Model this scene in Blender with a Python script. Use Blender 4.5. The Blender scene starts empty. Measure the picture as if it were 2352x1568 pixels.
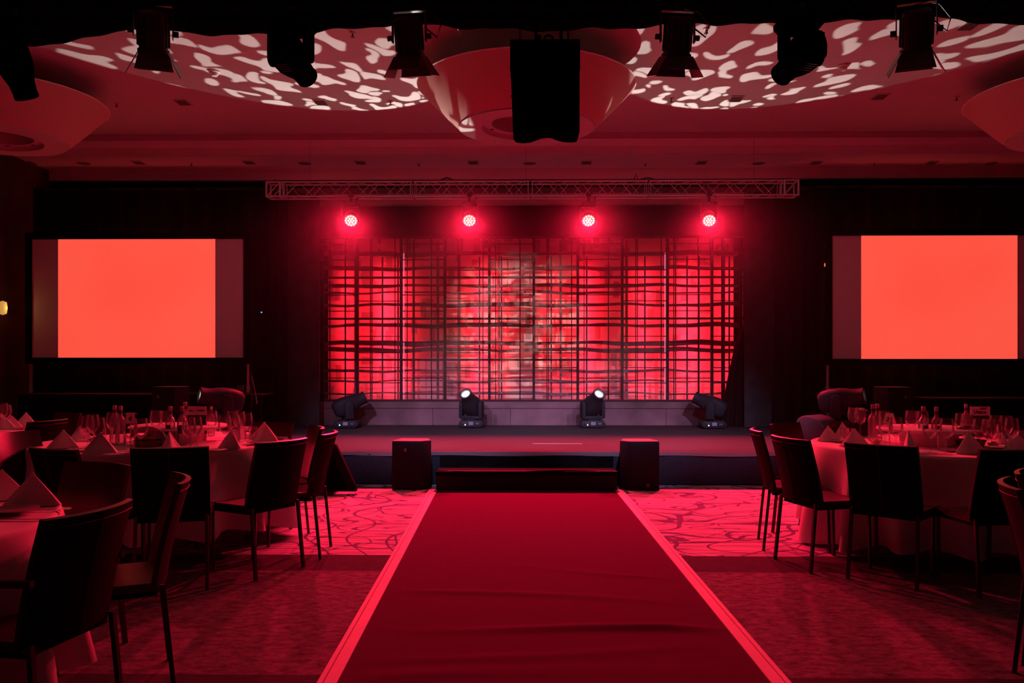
import bpy, bmesh, math, random
from mathutils import Vector, Matrix
R = random.Random(7)
PI = math.pi
S = bpy.context.scene
COL = S.collection

# ------------------------------------------------------------------ camera, world, exposure
F = 1950.0; CX = 1176.0; HY = 829.0; CH = 1.38; TH = 0.0163
cam = bpy.data.cameras.new('camera'); camo = bpy.data.objects.new('camera', cam); COL.objects.link(camo)
camo.location = (0, 0, CH); camo.rotation_euler = (PI/2, 0, TH)
cam.sensor_width = 36; cam.lens = 36*F/2352; cam.shift_y = (HY-784)/2352; cam.clip_end = 100
S.camera = camo
S.view_settings.view_transform = 'Standard'; S.view_settings.look = 'None'
S.view_settings.gamma = 1; S.view_settings.use_curve_mapping = False
S.view_settings.exposure = 0.0
w = bpy.data.worlds.new('world'); S.world = w; w.use_nodes = True
w.node_tree.nodes['Background'].inputs[0].default_value = (1.0, 0.10, 0.20, 1)
w.node_tree.nodes['Background'].inputs[1].default_value = 0.018  # dim red fill added, reaching the room through its open end
cy = S.cycles
cy.use_denoising = True; cy.max_bounces = 8; cy.diffuse_bounces = 4; cy.glossy_bounces = 3
cy.transmission_bounces = 6; cy.transparent_max_bounces = 24; cy.caustics_reflective = False; cy.caustics_refractive = False
cy.sample_clamp_indirect = 4; cy.volume_bounces = 0; cy.use_light_tree = True
try: cy.denoising_input_passes = 'RGB_ALBEDO_NORMAL'
except Exception: pass

RED = (1.0, 0.010, 0.048)
LED_W = 1420; GOBO_W = 1250; FRONT_W = 1300; WASH_W = 600

def ray(px, py):
    dx, dy, dz = (px-CX)/F, 1.0, -(py-HY)/F
    return Vector((dx*math.cos(TH)-dy*math.sin(TH), dx*math.sin(TH)+dy*math.cos(TH), dz))
def PY(px, py, Y):
    d = ray(px, py); return Vector((0, 0, CH)) + d*(Y/d.y)
def PZ(px, py, z):
    d = ray(px, py); return Vector((0, 0, CH)) + d*((z-CH)/d.z)

# ------------------------------------------------------------------ materials
def new_mat(name):
    m = bpy.data.materials.new(name); m.use_nodes = True
    return m, m.node_tree, m.node_tree.nodes['Principled BSDF']
def mat(name, c, rough=.6, metal=0, spec=.5, var=0, vscale=8, bump=0, bscale=60, emit=None, es=0, sheen=0, coat=0):
    m, nt, b = new_mat(name)
    b.inputs['Base Color'].default_value = (*c, 1); b.inputs['Roughness'].default_value = rough
    b.inputs['Metallic'].default_value = metal; b.inputs['Specular IOR Level'].default_value = spec
    if sheen: b.inputs['Sheen Weight'].default_value = sheen
    if coat: b.inputs['Coat Weight'].default_value = coat; b.inputs['Coat Roughness'].default_value = .15
    if emit: b.inputs['Emission Color'].default_value = (*emit, 1); b.inputs['Emission Strength'].default_value = es
    tc = nt.nodes.new('ShaderNodeTexCoord')
    if var:
        n = nt.nodes.new('ShaderNodeTexNoise'); n.inputs['Scale'].default_value = vscale; n.inputs['Detail'].default_value = 5
        nt.links.new(tc.outputs['Object'], n.inputs['Vector'])
        r = nt.nodes.new('ShaderNodeValToRGB')
        r.color_ramp.elements[0].position = .3; r.color_ramp.elements[1].position = .7
        r.color_ramp.elements[0].color = (*[v*(1-var) for v in c], 1)
        r.color_ramp.elements[1].color = (*[min(1, v*(1+var)) for v in c], 1)
        nt.links.new(n.outputs['Fac'], r.inputs['Fac']); nt.links.new(r.outputs['Color'], b.inputs['Base Color'])
    if bump:
        n = nt.nodes.new('ShaderNodeTexNoise'); n.inputs['Scale'].default_value = bscale; n.inputs['Detail'].default_value = 4
        nt.links.new(tc.outputs['Object'], n.inputs['Vector'])
        bp = nt.nodes.new('ShaderNodeBump'); bp.inputs['Strength'].default_value = bump; bp.inputs['Distance'].default_value = .01
        nt.links.new(n.outputs['Fac'], bp.inputs['Height']); nt.links.new(bp.outputs['Normal'], b.inputs['Normal'])
    return m
M = {}
M['ceil'] = mat('ceiling_plaster', (.62, .55, .54), .9, spec=.2, var=.04, vscale=3)
M['cove'] = mat('cove_plaster', (.85, .74, .74), .9, spec=.2)
M['dark'] = mat('black_void', (.006, .005, .006), .95, spec=.05)
M['drape'] = mat('black_drape_cloth', (.006, .0055, .0065), .95, spec=.05, sheen=.05, var=.3, vscale=5)
M['greydrape'] = mat('charcoal_drape_cloth', (.06, .06, .068), .9, spec=.1, bump=.4, bscale=9, var=.25, vscale=4)
M['skirt'] = mat('stage_skirt_cloth', (.022, .030, .048), .85, spec=.2, var=.15, vscale=40, bump=.3, bscale=14)
M['stagetop'] = mat('stage_carpet', (.058, .048, .056), .95, spec=.05, var=.15, vscale=60)
M['satin'] = mat('satin_hem_tape', (.16, .15, .18), .35, spec=.6)
M['alu'] = mat('truss_aluminium', (.80, .77, .78), .4, metal=.6)
M['blackmetal'] = mat('black_metal', (.012, .011, .012), .5, spec=.4)
M['fixture'] = mat('black_fixture_metal', (.02, .015, .016), .38, metal=.3, spec=.6)
M['headplastic'] = mat('moving_light_plastic', (.022, .026, .036), .6, spec=.25, bump=.1)
M['screenframe'] = mat('screen_frame_cloth', (.004, .004, .004), .9, spec=.1)
M['leather'] = mat('dark_red_leather', (.030, .006, .007), .30, spec=.6, bump=.12, bscale=160)
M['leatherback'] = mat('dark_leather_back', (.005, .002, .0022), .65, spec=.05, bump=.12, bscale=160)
M['leg'] = mat('leather_wrapped_leg', (.03, .008, .01), .35, spec=.5)
M['stitch'] = mat('stitching_thread', (.09, .02, .02), .7)
M['cloth'] = mat('white_tablecloth', (.72, .66, .68), .8, spec=.2, var=.04, vscale=6, bump=.15, bscale=12)
M['napkin'] = mat('white_napkin', (.78, .72, .73), .85, spec=.1, bump=.1, bscale=300)
M['china'] = mat('white_china', (.5, .45, .47), .15, spec=.6)
M['silver'] = mat('cutlery_steel', (.75, .72, .74), .15, metal=1)
M['paper'] = mat('card_paper', (.75, .68, .70), .8)
M['ink'] = mat('black_ink', (.015, .01, .012), .7)
M['midink'] = mat('red_ink', (.30, .02, .03), .7)
M['darkcard'] = mat('dark_printed_card', (.03, .012, .015), .6)
M['label'] = mat('dark_bottle_label', (.02, .01, .012), .6)
M['cap'] = mat('bottle_cap', (.45, .38, .40), .35, metal=.6)
M['hungblack'] = mat('hung_black_metal', (.0025, .002, .002), .9, spec=.0)
M['bread'] = mat('bread_crust', (.30, .14, .06), .7, bump=.4, bscale=40)
M['basket'] = mat('woven_basket', (.14, .07, .05), .8, bump=.8, bscale=90)
M['wood'] = mat('dark_wood_panel', (.09, .035, .02), .5, var=.3, vscale=3)
M['speaker'] = mat('speaker_cabinet', (.010, .013, .018), .65, spec=.2, bump=.2, bscale=200)
M['grille'] = mat('speaker_grille', (.014, .017, .024), .8, spec=.15, bump=.5, bscale=500)
M['wedge'] = mat('wedge_grey_plastic', (.07, .065, .095), .4, spec=.4)
M['purpledisp'] = mat('fixture_display', (.1, .08, .12), .4, emit=(.25, .18, .38), es=.35)
M['whiteled'] = mat('white_button_led', (.8, .8, .8), .4, emit=(1, .8, .95), es=1.0)
M['greylabel'] = mat('grey_label', (.14, .12, .15), .6)
M['lenslit'] = mat('lit_lens', (.6, .6, .55), .2, emit=(1, .95, .85), es=6)
M['lensdim'] = mat('half_lit_lens', (.6, .6, .55), .2, emit=(.8, .95, .85), es=.9)
M['lensrim'] = mat('polished_lens_rim', (.7, .72, .68), .2, metal=.6)
M['lensdark'] = mat('dark_lens', (.02, .02, .02), .08, spec=.8)
M['ledface'] = mat('red_led_array', (.2, .01, .02), .4, emit=(1, .06, .08), es=2.4)
M['ledcell'] = mat('white_hot_led', (1, .8, .5), .4, emit=(1.0, .72, .36), es=5)
M['tube'] = mat('pink_led_tube', (.6, .3, .4), .4, emit=(1.0, .22, .42), es=.9)
M['mullion'] = mat('lattice_bar_metal', (.05, .016, .02), .55, metal=.2, spec=.3)
M['backbar'] = mat('back_lattice_bar', (.42, .13, .15), .8, spec=.1)
M['plinth'] = mat('stone_plinth', (.22, .105, .13), .5, var=.5, vscale=1.6, spec=.3)
M['screenblank'] = mat('projection_cloth', (.80, .72, .82), .85, spec=.1)
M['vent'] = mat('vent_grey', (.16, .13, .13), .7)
M['white'] = mat('white_plastic', (.7, .66, .6), .5)
M['strip'] = mat('carpet_edge_tape', (.86, .70, .74), .7, spec=.15, var=.05, vscale=5)
M['stripline'] = mat('tape_groove', (.25, .04, .06), .8)
M['case'] = mat('black_riser_board', (.05, .05, .075), .5)
M['warm'] = mat('warm_sconce_glass', (.8, .6, .3), .5, emit=(1, .55, .12), es=.5)
M['bluled'] = mat('blue_indicator_led', (.1, .3, .8), .4, emit=(.1, .45, 1), es=1.4)
M['orangeled'] = mat('orange_indicator', (.8, .3, .1), .4, emit=(1, .3, .08), es=.6)
M['butter'] = mat('butter_and_herbs', (.55, .40, .18), .6, bump=.3)

def glass_mat(name, tint=(.97, .95, .95), gl=1.0, dif=.05):
    m = bpy.data.materials.new(name); m.use_nodes = True; nt = m.node_tree; nt.nodes.clear()
    o = nt.nodes.new('ShaderNodeOutputMaterial'); mx = nt.nodes.new('ShaderNodeMixShader'); m2 = nt.nodes.new('ShaderNodeMixShader')
    t = nt.nodes.new('ShaderNodeBsdfTransparent'); t.inputs[0].default_value = (*tint, 1)
    d = nt.nodes.new('ShaderNodeBsdfDiffuse'); d.inputs[0].default_value = (.9, .85, .86, 1); m2.inputs[0].default_value = dif
    g = nt.nodes.new('ShaderNodeBsdfGlossy'); g.inputs['Roughness'].default_value = .12
    lw = nt.nodes.new('ShaderNodeFresnel'); lw.inputs[0].default_value = 1.45
    mu = nt.nodes.new('ShaderNodeMath'); mu.operation = 'MULTIPLY'; mu.inputs[1].default_value = gl; mu.use_clamp = True
    nt.links.new(lw.outputs[0], mu.inputs[0]); nt.links.new(mu.outputs[0], mx.inputs[0])
    nt.links.new(t.outputs[0], m2.inputs[1]); nt.links.new(d.outputs[0], m2.inputs[2])
    nt.links.new(m2.outputs[0], mx.inputs[1]); nt.links.new(g.outputs[0], mx.inputs[2]); nt.links.new(mx.outputs[0], o.inputs[0])
    return m
M['glass'] = glass_mat('clear_glass', (.99, .98, .98), .55, .035)
M['bottle'] = glass_mat('bottle_glass_with_water', (.96, .94, .95), .8, .12)
M['pane'] = glass_mat('backdrop_glass', (.97, .95, .95), .6, .04)

def V(nt, typ, **kw):
    n = nt.nodes.new(typ)
    for k, v in kw.items():
        if k.startswith('i_'): n.inputs[int(k[2:])].default_value = v
        else: setattr(n, k, v)
    return n
def math_(nt, op, a, b=None, c=None):
    n = nt.nodes.new('ShaderNodeMath'); n.operation = op
    for i, v in enumerate((a, b, c)):
        if v is None: continue
        if isinstance(v, (int, float)): n.inputs[i].default_value = v
        else: nt.links.new(v, n.inputs[i])
    return n.outputs[0]
def mixc(nt, fac, a, b):
    n = nt.nodes.new('ShaderNodeMix'); n.data_type = 'RGBA'
    if isinstance(fac, (int, float)): n.inputs[0].default_value = fac
    else: nt.links.new(fac, n.inputs[0])
    for i, v in ((6, a), (7, b)):
        if isinstance(v, tuple): n.inputs[i].default_value = (*v, 1)
        else: nt.links.new(v, n.inputs[i])
    return n.outputs[2]
def mapping(nt, src, scale=(1, 1, 1), loc=(0, 0, 0), rot=(0, 0, 0)):
    n = nt.nodes.new('ShaderNodeMapping'); n.inputs['Scale'].default_value = scale; n.inputs['Location'].default_value = loc
    n.inputs['Rotation'].default_value = rot; nt.links.new(src, n.inputs['Vector']); return n.outputs[0]
def noise(nt, vec, scale, detail=3, rough=.5, dist=0):
    n = nt.nodes.new('ShaderNodeTexNoise'); n.inputs['Scale'].default_value = scale; n.inputs['Detail'].default_value = detail
    n.inputs['Roughness'].default_value = rough; n.inputs['Distortion'].default_value = dist
    nt.links.new(vec, n.inputs['Vector']); return n.outputs['Fac']
def band(nt, v, c, wd):     # 1 where |v-c| < wd
    return math_(nt, 'LESS_THAN', math_(nt, 'ABSOLUTE', math_(nt, 'SUBTRACT', v, c)), wd)

def carpet_material():
    m, nt, b = new_mat('hotel_carpet'); b.inputs['Roughness'].default_value = .95; b.inputs['Specular IOR Level'].default_value = .05
    tc = nt.nodes.new('ShaderNodeTexCoord'); ob = tc.outputs['Object']
    sx = nt.nodes.new('ShaderNodeSeparateXYZ'); nt.links.new(ob, sx.inputs[0]); y = sx.outputs['Y']
    # light carpet with dark scribbled lines
    stri = noise(nt, mapping(nt, ob, (2.2, 26, 1)), 1.0, 4)
    base = mixc(nt, math_(nt, 'MULTIPLY_ADD', stri, 2.4, -.75), (.42, .38, .48), (.75, .68, .80))
    lines = None
    for k, (rot, sc) in enumerate(((.05, .30), (1.3, .55), (-.7, .7), (-.12, .36), (.9, .45), (.2, .42))):
        f = noise(nt, mapping(nt, ob, (sc, sc*(6.5 if abs(rot) < .25 else 1.5), 1), (k*7.3, k*3.1, 0), (0, 0, rot)), 1.0, 1.2, .4, .3)
        l = None
        for c in (.40, .5, .6):
            q = band(nt, f, c, .0034)
            l = q if l is None else math_(nt, 'MAXIMUM', l, q)
        lines = l if lines is None else math_(nt, 'MAXIMUM', lines, l)
    light = mixc(nt, math_(nt, 'MULTIPLY', lines, .8), base, (.05, .04, .16))
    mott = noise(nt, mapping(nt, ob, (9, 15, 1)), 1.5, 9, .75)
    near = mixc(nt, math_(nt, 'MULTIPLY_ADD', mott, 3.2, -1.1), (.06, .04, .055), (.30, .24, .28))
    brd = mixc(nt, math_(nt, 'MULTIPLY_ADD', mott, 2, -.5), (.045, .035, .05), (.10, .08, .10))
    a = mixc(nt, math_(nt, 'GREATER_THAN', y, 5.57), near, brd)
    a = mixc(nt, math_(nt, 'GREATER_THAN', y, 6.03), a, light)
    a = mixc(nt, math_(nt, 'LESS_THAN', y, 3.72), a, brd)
    nt.links.new(a, b.inputs['Base Color'])
    return m
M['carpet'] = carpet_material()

def runner_material():
    m, nt, b = new_mat('red_runner_felt'); b.inputs['Roughness'].default_value = .95; b.inputs['Specular IOR Level'].default_value = .05
    tc = nt.nodes.new('ShaderNodeTexCoord'); ob = tc.outputs['Object']
    n = noise(nt, mapping(nt, ob, (4, 14, 1)), 2.0, 7, .7)
    nt.links.new(mixc(nt, n, (.075, .005, .045), (.115, .008, .075)), b.inputs['Base Color'])
    return m
M['runner'] = runner_material()

def backdrop_material():
    # pale printed backing cloth with blocks of grey and beige
    m, nt, b = new_mat('backdrop_printed_backing'); b.inputs['Roughness'].default_value = .6; b.inputs['Specular IOR Level'].default_value = .3
    tc = nt.nodes.new('ShaderNodeTexCoord'); ob = tc.outputs['Object']
    c = mixc(nt, noise(nt, mapping(nt, ob, (1, 1, .35)), 3, 2), (.70, .50, .50), (.92, .80, .78))
    for k, (sx_, sz_, col, th) in enumerate((((3.1, 5.5), 0, (.34, .33, .25), .74), ((7, 2.5), 1, (.25, .20, .20), .78), ((5, 9), 2, (.95, .9, .8), .8))):
        vor = nt.nodes.new('ShaderNodeTexVoronoi'); vor.distance = 'CHEBYCHEV'; vor.inputs['Scale'].default_value = 1.0
        nt.links.new(mapping(nt, ob, (sx_[0], 0.0, sx_[1]), (k*5.1, 0, k*2.7)), vor.inputs['Vector'])
        sp = nt.nodes.new('ShaderNodeSeparateColor'); nt.links.new(vor.outputs['Color'], sp.inputs[0])
        msk = math_(nt, 'MULTIPLY', math_(nt, 'GREATER_THAN', sp.outputs[0], th-.12), math_(nt, 'LESS_THAN', vor.outputs['Distance'], .34))
        c = mixc(nt, math_(nt, 'MULTIPLY', msk, .7), c, col)
    nt.links.new(c, b.inputs['Base Color'])
    return m
M['backdrop'] = backdrop_material()

def screen_material():
    m, nt, b = new_mat('projected_coral_image'); b.inputs['Base Color'].default_value = (.5, .45, .45, 1); b.inputs['Roughness'].default_value = .8
    b.inputs['Specular IOR Level'].default_value = .1
    tc = nt.nodes.new('ShaderNodeTexCoord')
    n = noise(nt, mapping(nt, tc.outputs['Object'], (.5, .5, .5)), 1.2, 1)
    nt.links.new(mixc(nt, n, (1.0, .066, .036), (1.0, .112, .072)), b.inputs['Emission Color'])
    b.inputs['Emission Strength'].default_value = .95
    return m
M['screen'] = screen_material()

# ------------------------------------------------------------------ mesh building
class B:
    def __init__(s): s.bm = bmesh.new()
    def face(s, pts):
        return s.bm.faces.new([s.bm.verts.new(p) for p in pts])
    def box(s, a, b, mtx=None, bev=0):
        x0, y0, z0 = a; x1, y1, z1 = b
        vs = [s.bm.verts.new(p) for p in ((x0,y0,z0),(x1,y0,z0),(x1,y1,z0),(x0,y1,z0),(x0,y0,z1),(x1,y0,z1),(x1,y1,z1),(x0,y1,z1))]
        fs = [s.bm.faces.new([vs[i] for i in q]) for q in ((0,3,2,1),(4,5,6,7),(0,1,5,4),(1,2,6,5),(2,3,7,6),(3,0,4,7))]
        if bev:
            es = {e for f in fs for e in f.edges}
            r = bmesh.ops.bevel(s.bm, geom=list(es), offset=bev, segments=2, affect='EDGES', profile=.5)
            vs = list({v for f in r['faces'] for v in f.verts} | {v for v in vs if v.is_valid})
        if mtx is not None:
            for v in vs: v.co = mtx @ v.co
        return s
    def prism(s, pts, axis, a, b, bev=0):     # polygon pts (u,v) extruded along axis from a to b
        def mk(u, v, t):
            return {'x': (t, u, v), 'y': (u, t, v), 'z': (u, v, t)}[axis]
        v0 = [s.bm.verts.new(mk(u, v, a)) for u, v in pts]; v1 = [s.bm.verts.new(mk(u, v, b)) for u, v in pts]
        n = len(pts); fs = [s.bm.faces.new(v0), s.bm.faces.new(v1[::-1])]
        for i in range(n): fs.append(s.bm.faces.new((v0[i], v1[i], v1[(i+1) % n], v0[(i+1) % n])))
        bmesh.ops.recalc_face_normals(s.bm, faces=fs)
        if bev:
            bmesh.ops.bevel(s.bm, geom=list({e for f in fs for e in f.edges}), offset=bev, segments=2, affect='EDGES', profile=.5)
        return s
    def loft(s, rings, close=True, caps=True):
        rs = [[s.bm.verts.new(p) for p in r] for r in rings]; n = len(rs[0])
        for a, b in zip(rs, rs[1:]):
            for i in range(n if close else n-1):
                s.bm.faces.new((a[i], a[(i+1) % n], b[(i+1) % n], b[i]))
        if caps and close:
            s.bm.faces.new(rs[0][::-1]); s.bm.faces.new(rs[-1])
        return s
    def tube(s, pts, r, n=8, r2=None, caps=True):
        pts = [Vector(p) for p in pts]; rings = []
        for i, p in enumerate(pts):
            t = (pts[min(i+1, len(pts)-1)]-pts[max(i-1, 0)]).normalized()
            u = t.cross(Vector((0, 0, 1))) if abs(t.z) < .95 else t.cross(Vector((1, 0, 0)))
            u.normalize(); v = t.cross(u)
            rr = r if r2 is None else r+(r2-r)*i/(len(pts)-1)
            rings.append([p+(u*math.cos(2*PI*k/n)+v*math.sin(2*PI*k/n))*rr for k in range(n)])
        return s.loft(rings, caps=caps)
    def lathe(s, prof, n=20, o=(0, 0, 0), mtx=None, caps=False):
        rings = []
        for r, z in prof:
            ring = [Vector((r*math.cos(2*PI*k/n)+o[0], r*math.sin(2*PI*k/n)+o[1], z+o[2])) for k in range(n)]
            if mtx is not None: ring = [mtx @ p for p in ring]
            rings.append(ring)
        return s.loft(rings, caps=caps)
    def grid(s, fn, nu, nv):
        g = [[s.bm.verts.new(fn(i/nu, j/nv)) for j in range(nv+1)] for i in range(nu+1)]
        for i in range(nu):
            for j in range(nv):
                s.bm.faces.new((g[i][j], g[i+1][j], g[i+1][j+1], g[i][j+1]))
        return s
    def sheet(s, fn, nu, nv, th):     # thick curved panel; fn(u,v)->point, th = thickness vector
        th = Vector(th)
        a = [[s.bm.verts.new(Vector(fn(i/nu, j/nv))) for j in range(nv+1)] for i in range(nu+1)]
        b = [[s.bm.verts.new(Vector(fn(i/nu, j/nv))+th) for j in range(nv+1)] for i in range(nu+1)]
        for i in range(nu):
            for j in range(nv):
                s.bm.faces.new((a[i][j], a[i+1][j], a[i+1][j+1], a[i][j+1]))
                s.bm.faces.new((b[i][j+1], b[i+1][j+1], b[i+1][j], b[i][j]))
        for i in range(nu):
            s.bm.faces.new((a[i+1][0], a[i][0], b[i][0], b[i+1][0])); s.bm.faces.new((a[i][nv], a[i+1][nv], b[i+1][nv], b[i][nv]))
        for j in range(nv):
            s.bm.faces.new((a[0][j], a[0][j+1], b[0][j+1], b[0][j])); s.bm.faces.new((a[nu][j+1], a[nu][j], b[nu][j], b[nu][j+1]))
        return s
    def out(s, name, m, parent=None, smooth=True, ang=38):
        bmesh.ops.recalc_face_normals(s.bm, faces=s.bm.faces)
        for f in s.bm.faces: f.smooth = smooth
        if smooth:
            for e in s.bm.edges:
                if len(e.link_faces) == 2 and e.calc_face_angle(0) > math.radians(ang): e.smooth = False
        me = bpy.data.meshes.new(name); s.bm.to_mesh(me); s.bm.free()
        me.materials.append(M[m] if isinstance(m, str) else m)
        o = bpy.data.objects.new(name, me); COL.objects.link(o)
        if parent: o.parent = parent
        return o
def tag(o, label, cat, group=None):
    o['label'] = label; o['category'] = cat
    if group: o['group'] = group
    return o
def thing(name, label, cat, loc=(0, 0, 0), rz=0, group=None):
    o = bpy.data.objects.new(name, None); COL.objects.link(o); o.empty_display_size = .1
    o.location = loc; o.rotation_euler = (0, 0, rz)
    return tag(o, label, cat, group)
def struct(o): o['kind'] = 'structure'; return o
def dup(o, loc=None, rz=None, label=None, parent=None, group=None):
    c = o.copy(); COL.objects.link(c)
    if parent is not None: c.parent = parent
    if loc is not None: c.location = loc
    if rz is not None: c.rotation_euler = (c.rotation_euler[0], c.rotation_euler[1], rz)
    if label: c['label'] = label
    if group: c['group'] = group
    for ch in o.children: dup(ch, parent=c)
    return c
def text(name, body, size, m, parent, loc, rot=(PI/2, 0, 0), ext=.0008, bold=0):
    cu = bpy.data.curves.new(name, 'FONT'); cu.body = body; cu.size = size; cu.extrude = ext; cu.align_x = 'CENTER'; cu.align_y = 'CENTER'
    cu.offset = bold; cu.materials.append(M[m]); cu.resolution_u = 3
    tmp = bpy.data.objects.new(name+'_curve', cu); COL.objects.link(tmp)
    dg = bpy.context.evaluated_depsgraph_get(); me = bpy.data.meshes.new_from_object(tmp.evaluated_get(dg))
    bpy.data.objects.remove(tmp)
    if not me.materials: me.materials.append(M[m])
    o = bpy.data.objects.new(name, me); COL.objects.link(o); o.parent = parent; o.location = loc; o.rotation_euler = rot
    return o

# ------------------------------------------------------------------ lights
def spot(name, parent, loc, rot, watts, color, size, blend=.3, radius=.05, gobo=None, world_dir=None):
    l = bpy.data.lights.new(name, 'SPOT'); l.energy = watts; l.color = color; l.spot_size = math.radians(size)
    l.spot_blend = blend; l.shadow_soft_size = radius
    if gobo:
        l.use_nodes = True; nt = l.node_tree; em = nt.nodes['Emission']
        tc = nt.nodes.new('ShaderNodeTexCoord'); sp = nt.nodes.new('ShaderNodeSeparateXYZ'); nt.links.new(tc.outputs['Normal'], sp.inputs[0])
        cb = nt.nodes.new('ShaderNodeCombineXYZ'); zz = math_(nt, 'ABSOLUTE', sp.outputs[2])
        nt.links.new(math_(nt, 'DIVIDE', sp.outputs[0], zz), cb.inputs[0]); nt.links.new(math_(nt, 'DIVIDE', sp.outputs[1], zz), cb.inputs[1])
        cb.inputs[2].default_value = gobo.get('seed', 0)
        if gobo.get('blob'):
            nn = nt.nodes.new('ShaderNodeTexNoise'); nn.inputs['Scale'].default_value = gobo['scale']*1.25; nn.inputs['Detail'].default_value = .4
            nt.links.new(cb.outputs[0], nn.inputs['Vector'])
            vm = nt.nodes.new('ShaderNodeVectorMath'); vm.operation = 'SUBTRACT'; vm.inputs[1].default_value = (.5, .5, .5); nt.links.new(nn.outputs['Color'], vm.inputs[0])
            vs = nt.nodes.new('ShaderNodeVectorMath'); vs.operation = 'SCALE'; vs.inputs['Scale'].default_value = 1.5/gobo['scale']; nt.links.new(vm.outputs[0], vs.inputs[0])
            va = nt.nodes.new('ShaderNodeVectorMath'); va.operation = 'ADD'; nt.links.new(cb.outputs[0], va.inputs[0]); nt.links.new(vs.outputs[0], va.inputs[1])
            vo = nt.nodes.new('ShaderNodeTexVoronoi'); vo.voronoi_dimensions = '2D'; vo.inputs['Scale'].default_value = gobo['scale']; vo.inputs['Randomness'].default_value = .75
            nt.links.new(va.outputs[0], vo.inputs['Vector'])
            spc = nt.nodes.new('ShaderNodeSeparateColor'); nt.links.new(vo.outputs['Color'], spc.inputs[0])
            rad = math_(nt, 'MULTIPLY_ADD', spc.outputs[0], .26, .18)
            n = math_(nt, 'SUBTRACT', rad, vo.outputs['Distance'])
        else:
            n = noise(nt, cb.outputs[0], gobo.get('scale', 22), gobo.get('detail', .6), .5, gobo.get('dist', .3))
        th, sf = gobo.get('th', .56), gobo.get('soft', .012)
        m_ = nt.nodes.new('ShaderNodeMapRange'); nt.links.new(n, m_.inputs[0])
        m_.inputs[1].default_value = th-sf; m_.inputs[2].default_value = th+sf; m_.inputs[3].default_value = gobo.get('leak', .1); m_.inputs[4].default_value = 1
        nt.links.new(m_.outputs[0], em.inputs['Strength'])
    o = bpy.data.objects.new(name, l); COL.objects.link(o)
    if parent: o.parent = parent
    o.location = loc
    if world_dir is not None: o.rotation_euler = Vector(world_dir).to_track_quat('-Z', 'Y').to_euler()
    else: o.rotation_euler = rot
    return o
def area(name, loc, d, watts, color, sx, sy, parent=None):
    l = bpy.data.lights.new(name, 'AREA'); l.shape = 'RECTANGLE'; l.size = sx; l.size_y = sy; l.energy = watts; l.color = color
    o = bpy.data.objects.new(name, l); COL.objects.link(o); o.location = loc
    if parent: o.parent = parent
    o.rotation_euler = Vector(d).to_track_quat('-Z', 'Y').to_euler()
    return o

# ================================================================== ROOM
XL, XR = -7.35, 8.3
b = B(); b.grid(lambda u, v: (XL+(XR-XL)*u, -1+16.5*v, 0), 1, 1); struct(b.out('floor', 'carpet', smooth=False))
ZC = 4.5; ZL = 4.3; YC = 11.9; YL = 12.97
b = B(); b.box((XL, -1, ZC), (XR, YC-.3, ZC+.1)); struct(b.out('ceiling', 'ceil', smooth=False))
b = B(); b.box((XL, YC-.4, ZC+.28), (XR, YC+.1, ZC+.33)); b.box((XL, YC-.34, ZC+.1), (XR, YC-.3, ZC+.28)); struct(b.out('trim_5', 'vent', smooth=False))  # slot above the ceiling edge, painted dark to deepen its shade
b = B()   # stepped cove between the main and the lower ceiling
b.prism([(YC, ZC+.3), (YC, ZC-.01), (YC+.12, 4.42), (YC+.12, 4.318), (YC+.17, 4.318), (YC+.17, 4.35), (YC+.21, 4.35), (YC+.21, 4.318), (YL-.03, 4.318), (YL-.03, 4.345), (YL, 4.345), (YL, 4.155), (YL+.12, 4.155), (YL+.12, ZC+.3)], 'x', XL, XR)
struct(b.out('trim_1', 'cove', smooth=False))
b = B(); b.box((XL-.1, -1, 0), (XL, 15.4, 4.6)); struct(b.out('wall_left', 'wood', smooth=False))
b = B(); b.box((XR, -1, 0), (XR+.1, 15.4, 4.6)); struct(b.out('wall_right', 'dark', smooth=False))
YB = 13.55
def bx(px, Y): return PY(px, 829, Y).x
xo0, xo1 = bx(726, 13.3), bx(1712, 13.3)
b = B(); b.box((XL, 14.6, 0), (XR, 14.7, 4.6)); struct(b.out('wall_back', 'dark', smooth=False))
# black dead-space above the drapes and lighter soffit seen through the truss
b = B(); b.box((XL, YL+.12, 3.98), (XR, YL+.2, 4.5)); struct(b.out('trim_2', 'dark', smooth=False))
b = B(); b.box((XL, YL+.05, 3.965), (XR, YL+.13, 4.04)); struct(b.out('trim_3', mat('curtain_track_grey', (.12, .09, .10), .6), smooth=False))
b = B(); b.box((xo0-.1, 13.5, 3.78), (xo1+.1, 13.6, 4.2)); struct(b.out('trim_4', 'cove', smooth=False))

# ------------------------------------------------------------------ ceiling details
def ceil_pt(px, py, z): return PZ(px, py, z)
sp_names = [('far left corner beside the left hanging shade', 268, 237), ('left, between the pattern and the cove', 897, 232), ('above the left barn-door lamp beside the centre shade', 810, 75),
            ('right, close to the centre shade', 1542, 226), ('above the right barn-door lamp', 1622, 66), ('right, beside the right hanging shade', 2197, 222)]
first = None
for nm, px, py in sp_names:
    p = ceil_pt(px, py, ZC); lab = 'small sprinkler head in the main ceiling, ' + nm
    if first is None:
        t = thing('ceiling_sprinkler', lab, 'sprinkler', p, 0, 'sprinklers in the main ceiling')
        B().lathe([(.0, 0), (.03, 0), (.03, -.008), (.0, -.008)], 12).out('escutcheon', 'white', t)
        B().lathe([(.0, -.008), (.008, -.008), (.008, -.035), (.02, -.04), (.02, -.045), (0, -.045)], 10).out('nozzle', 'vent', t); first = t
    else: dup(first, p, 0, lab)
first_s = first
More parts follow.
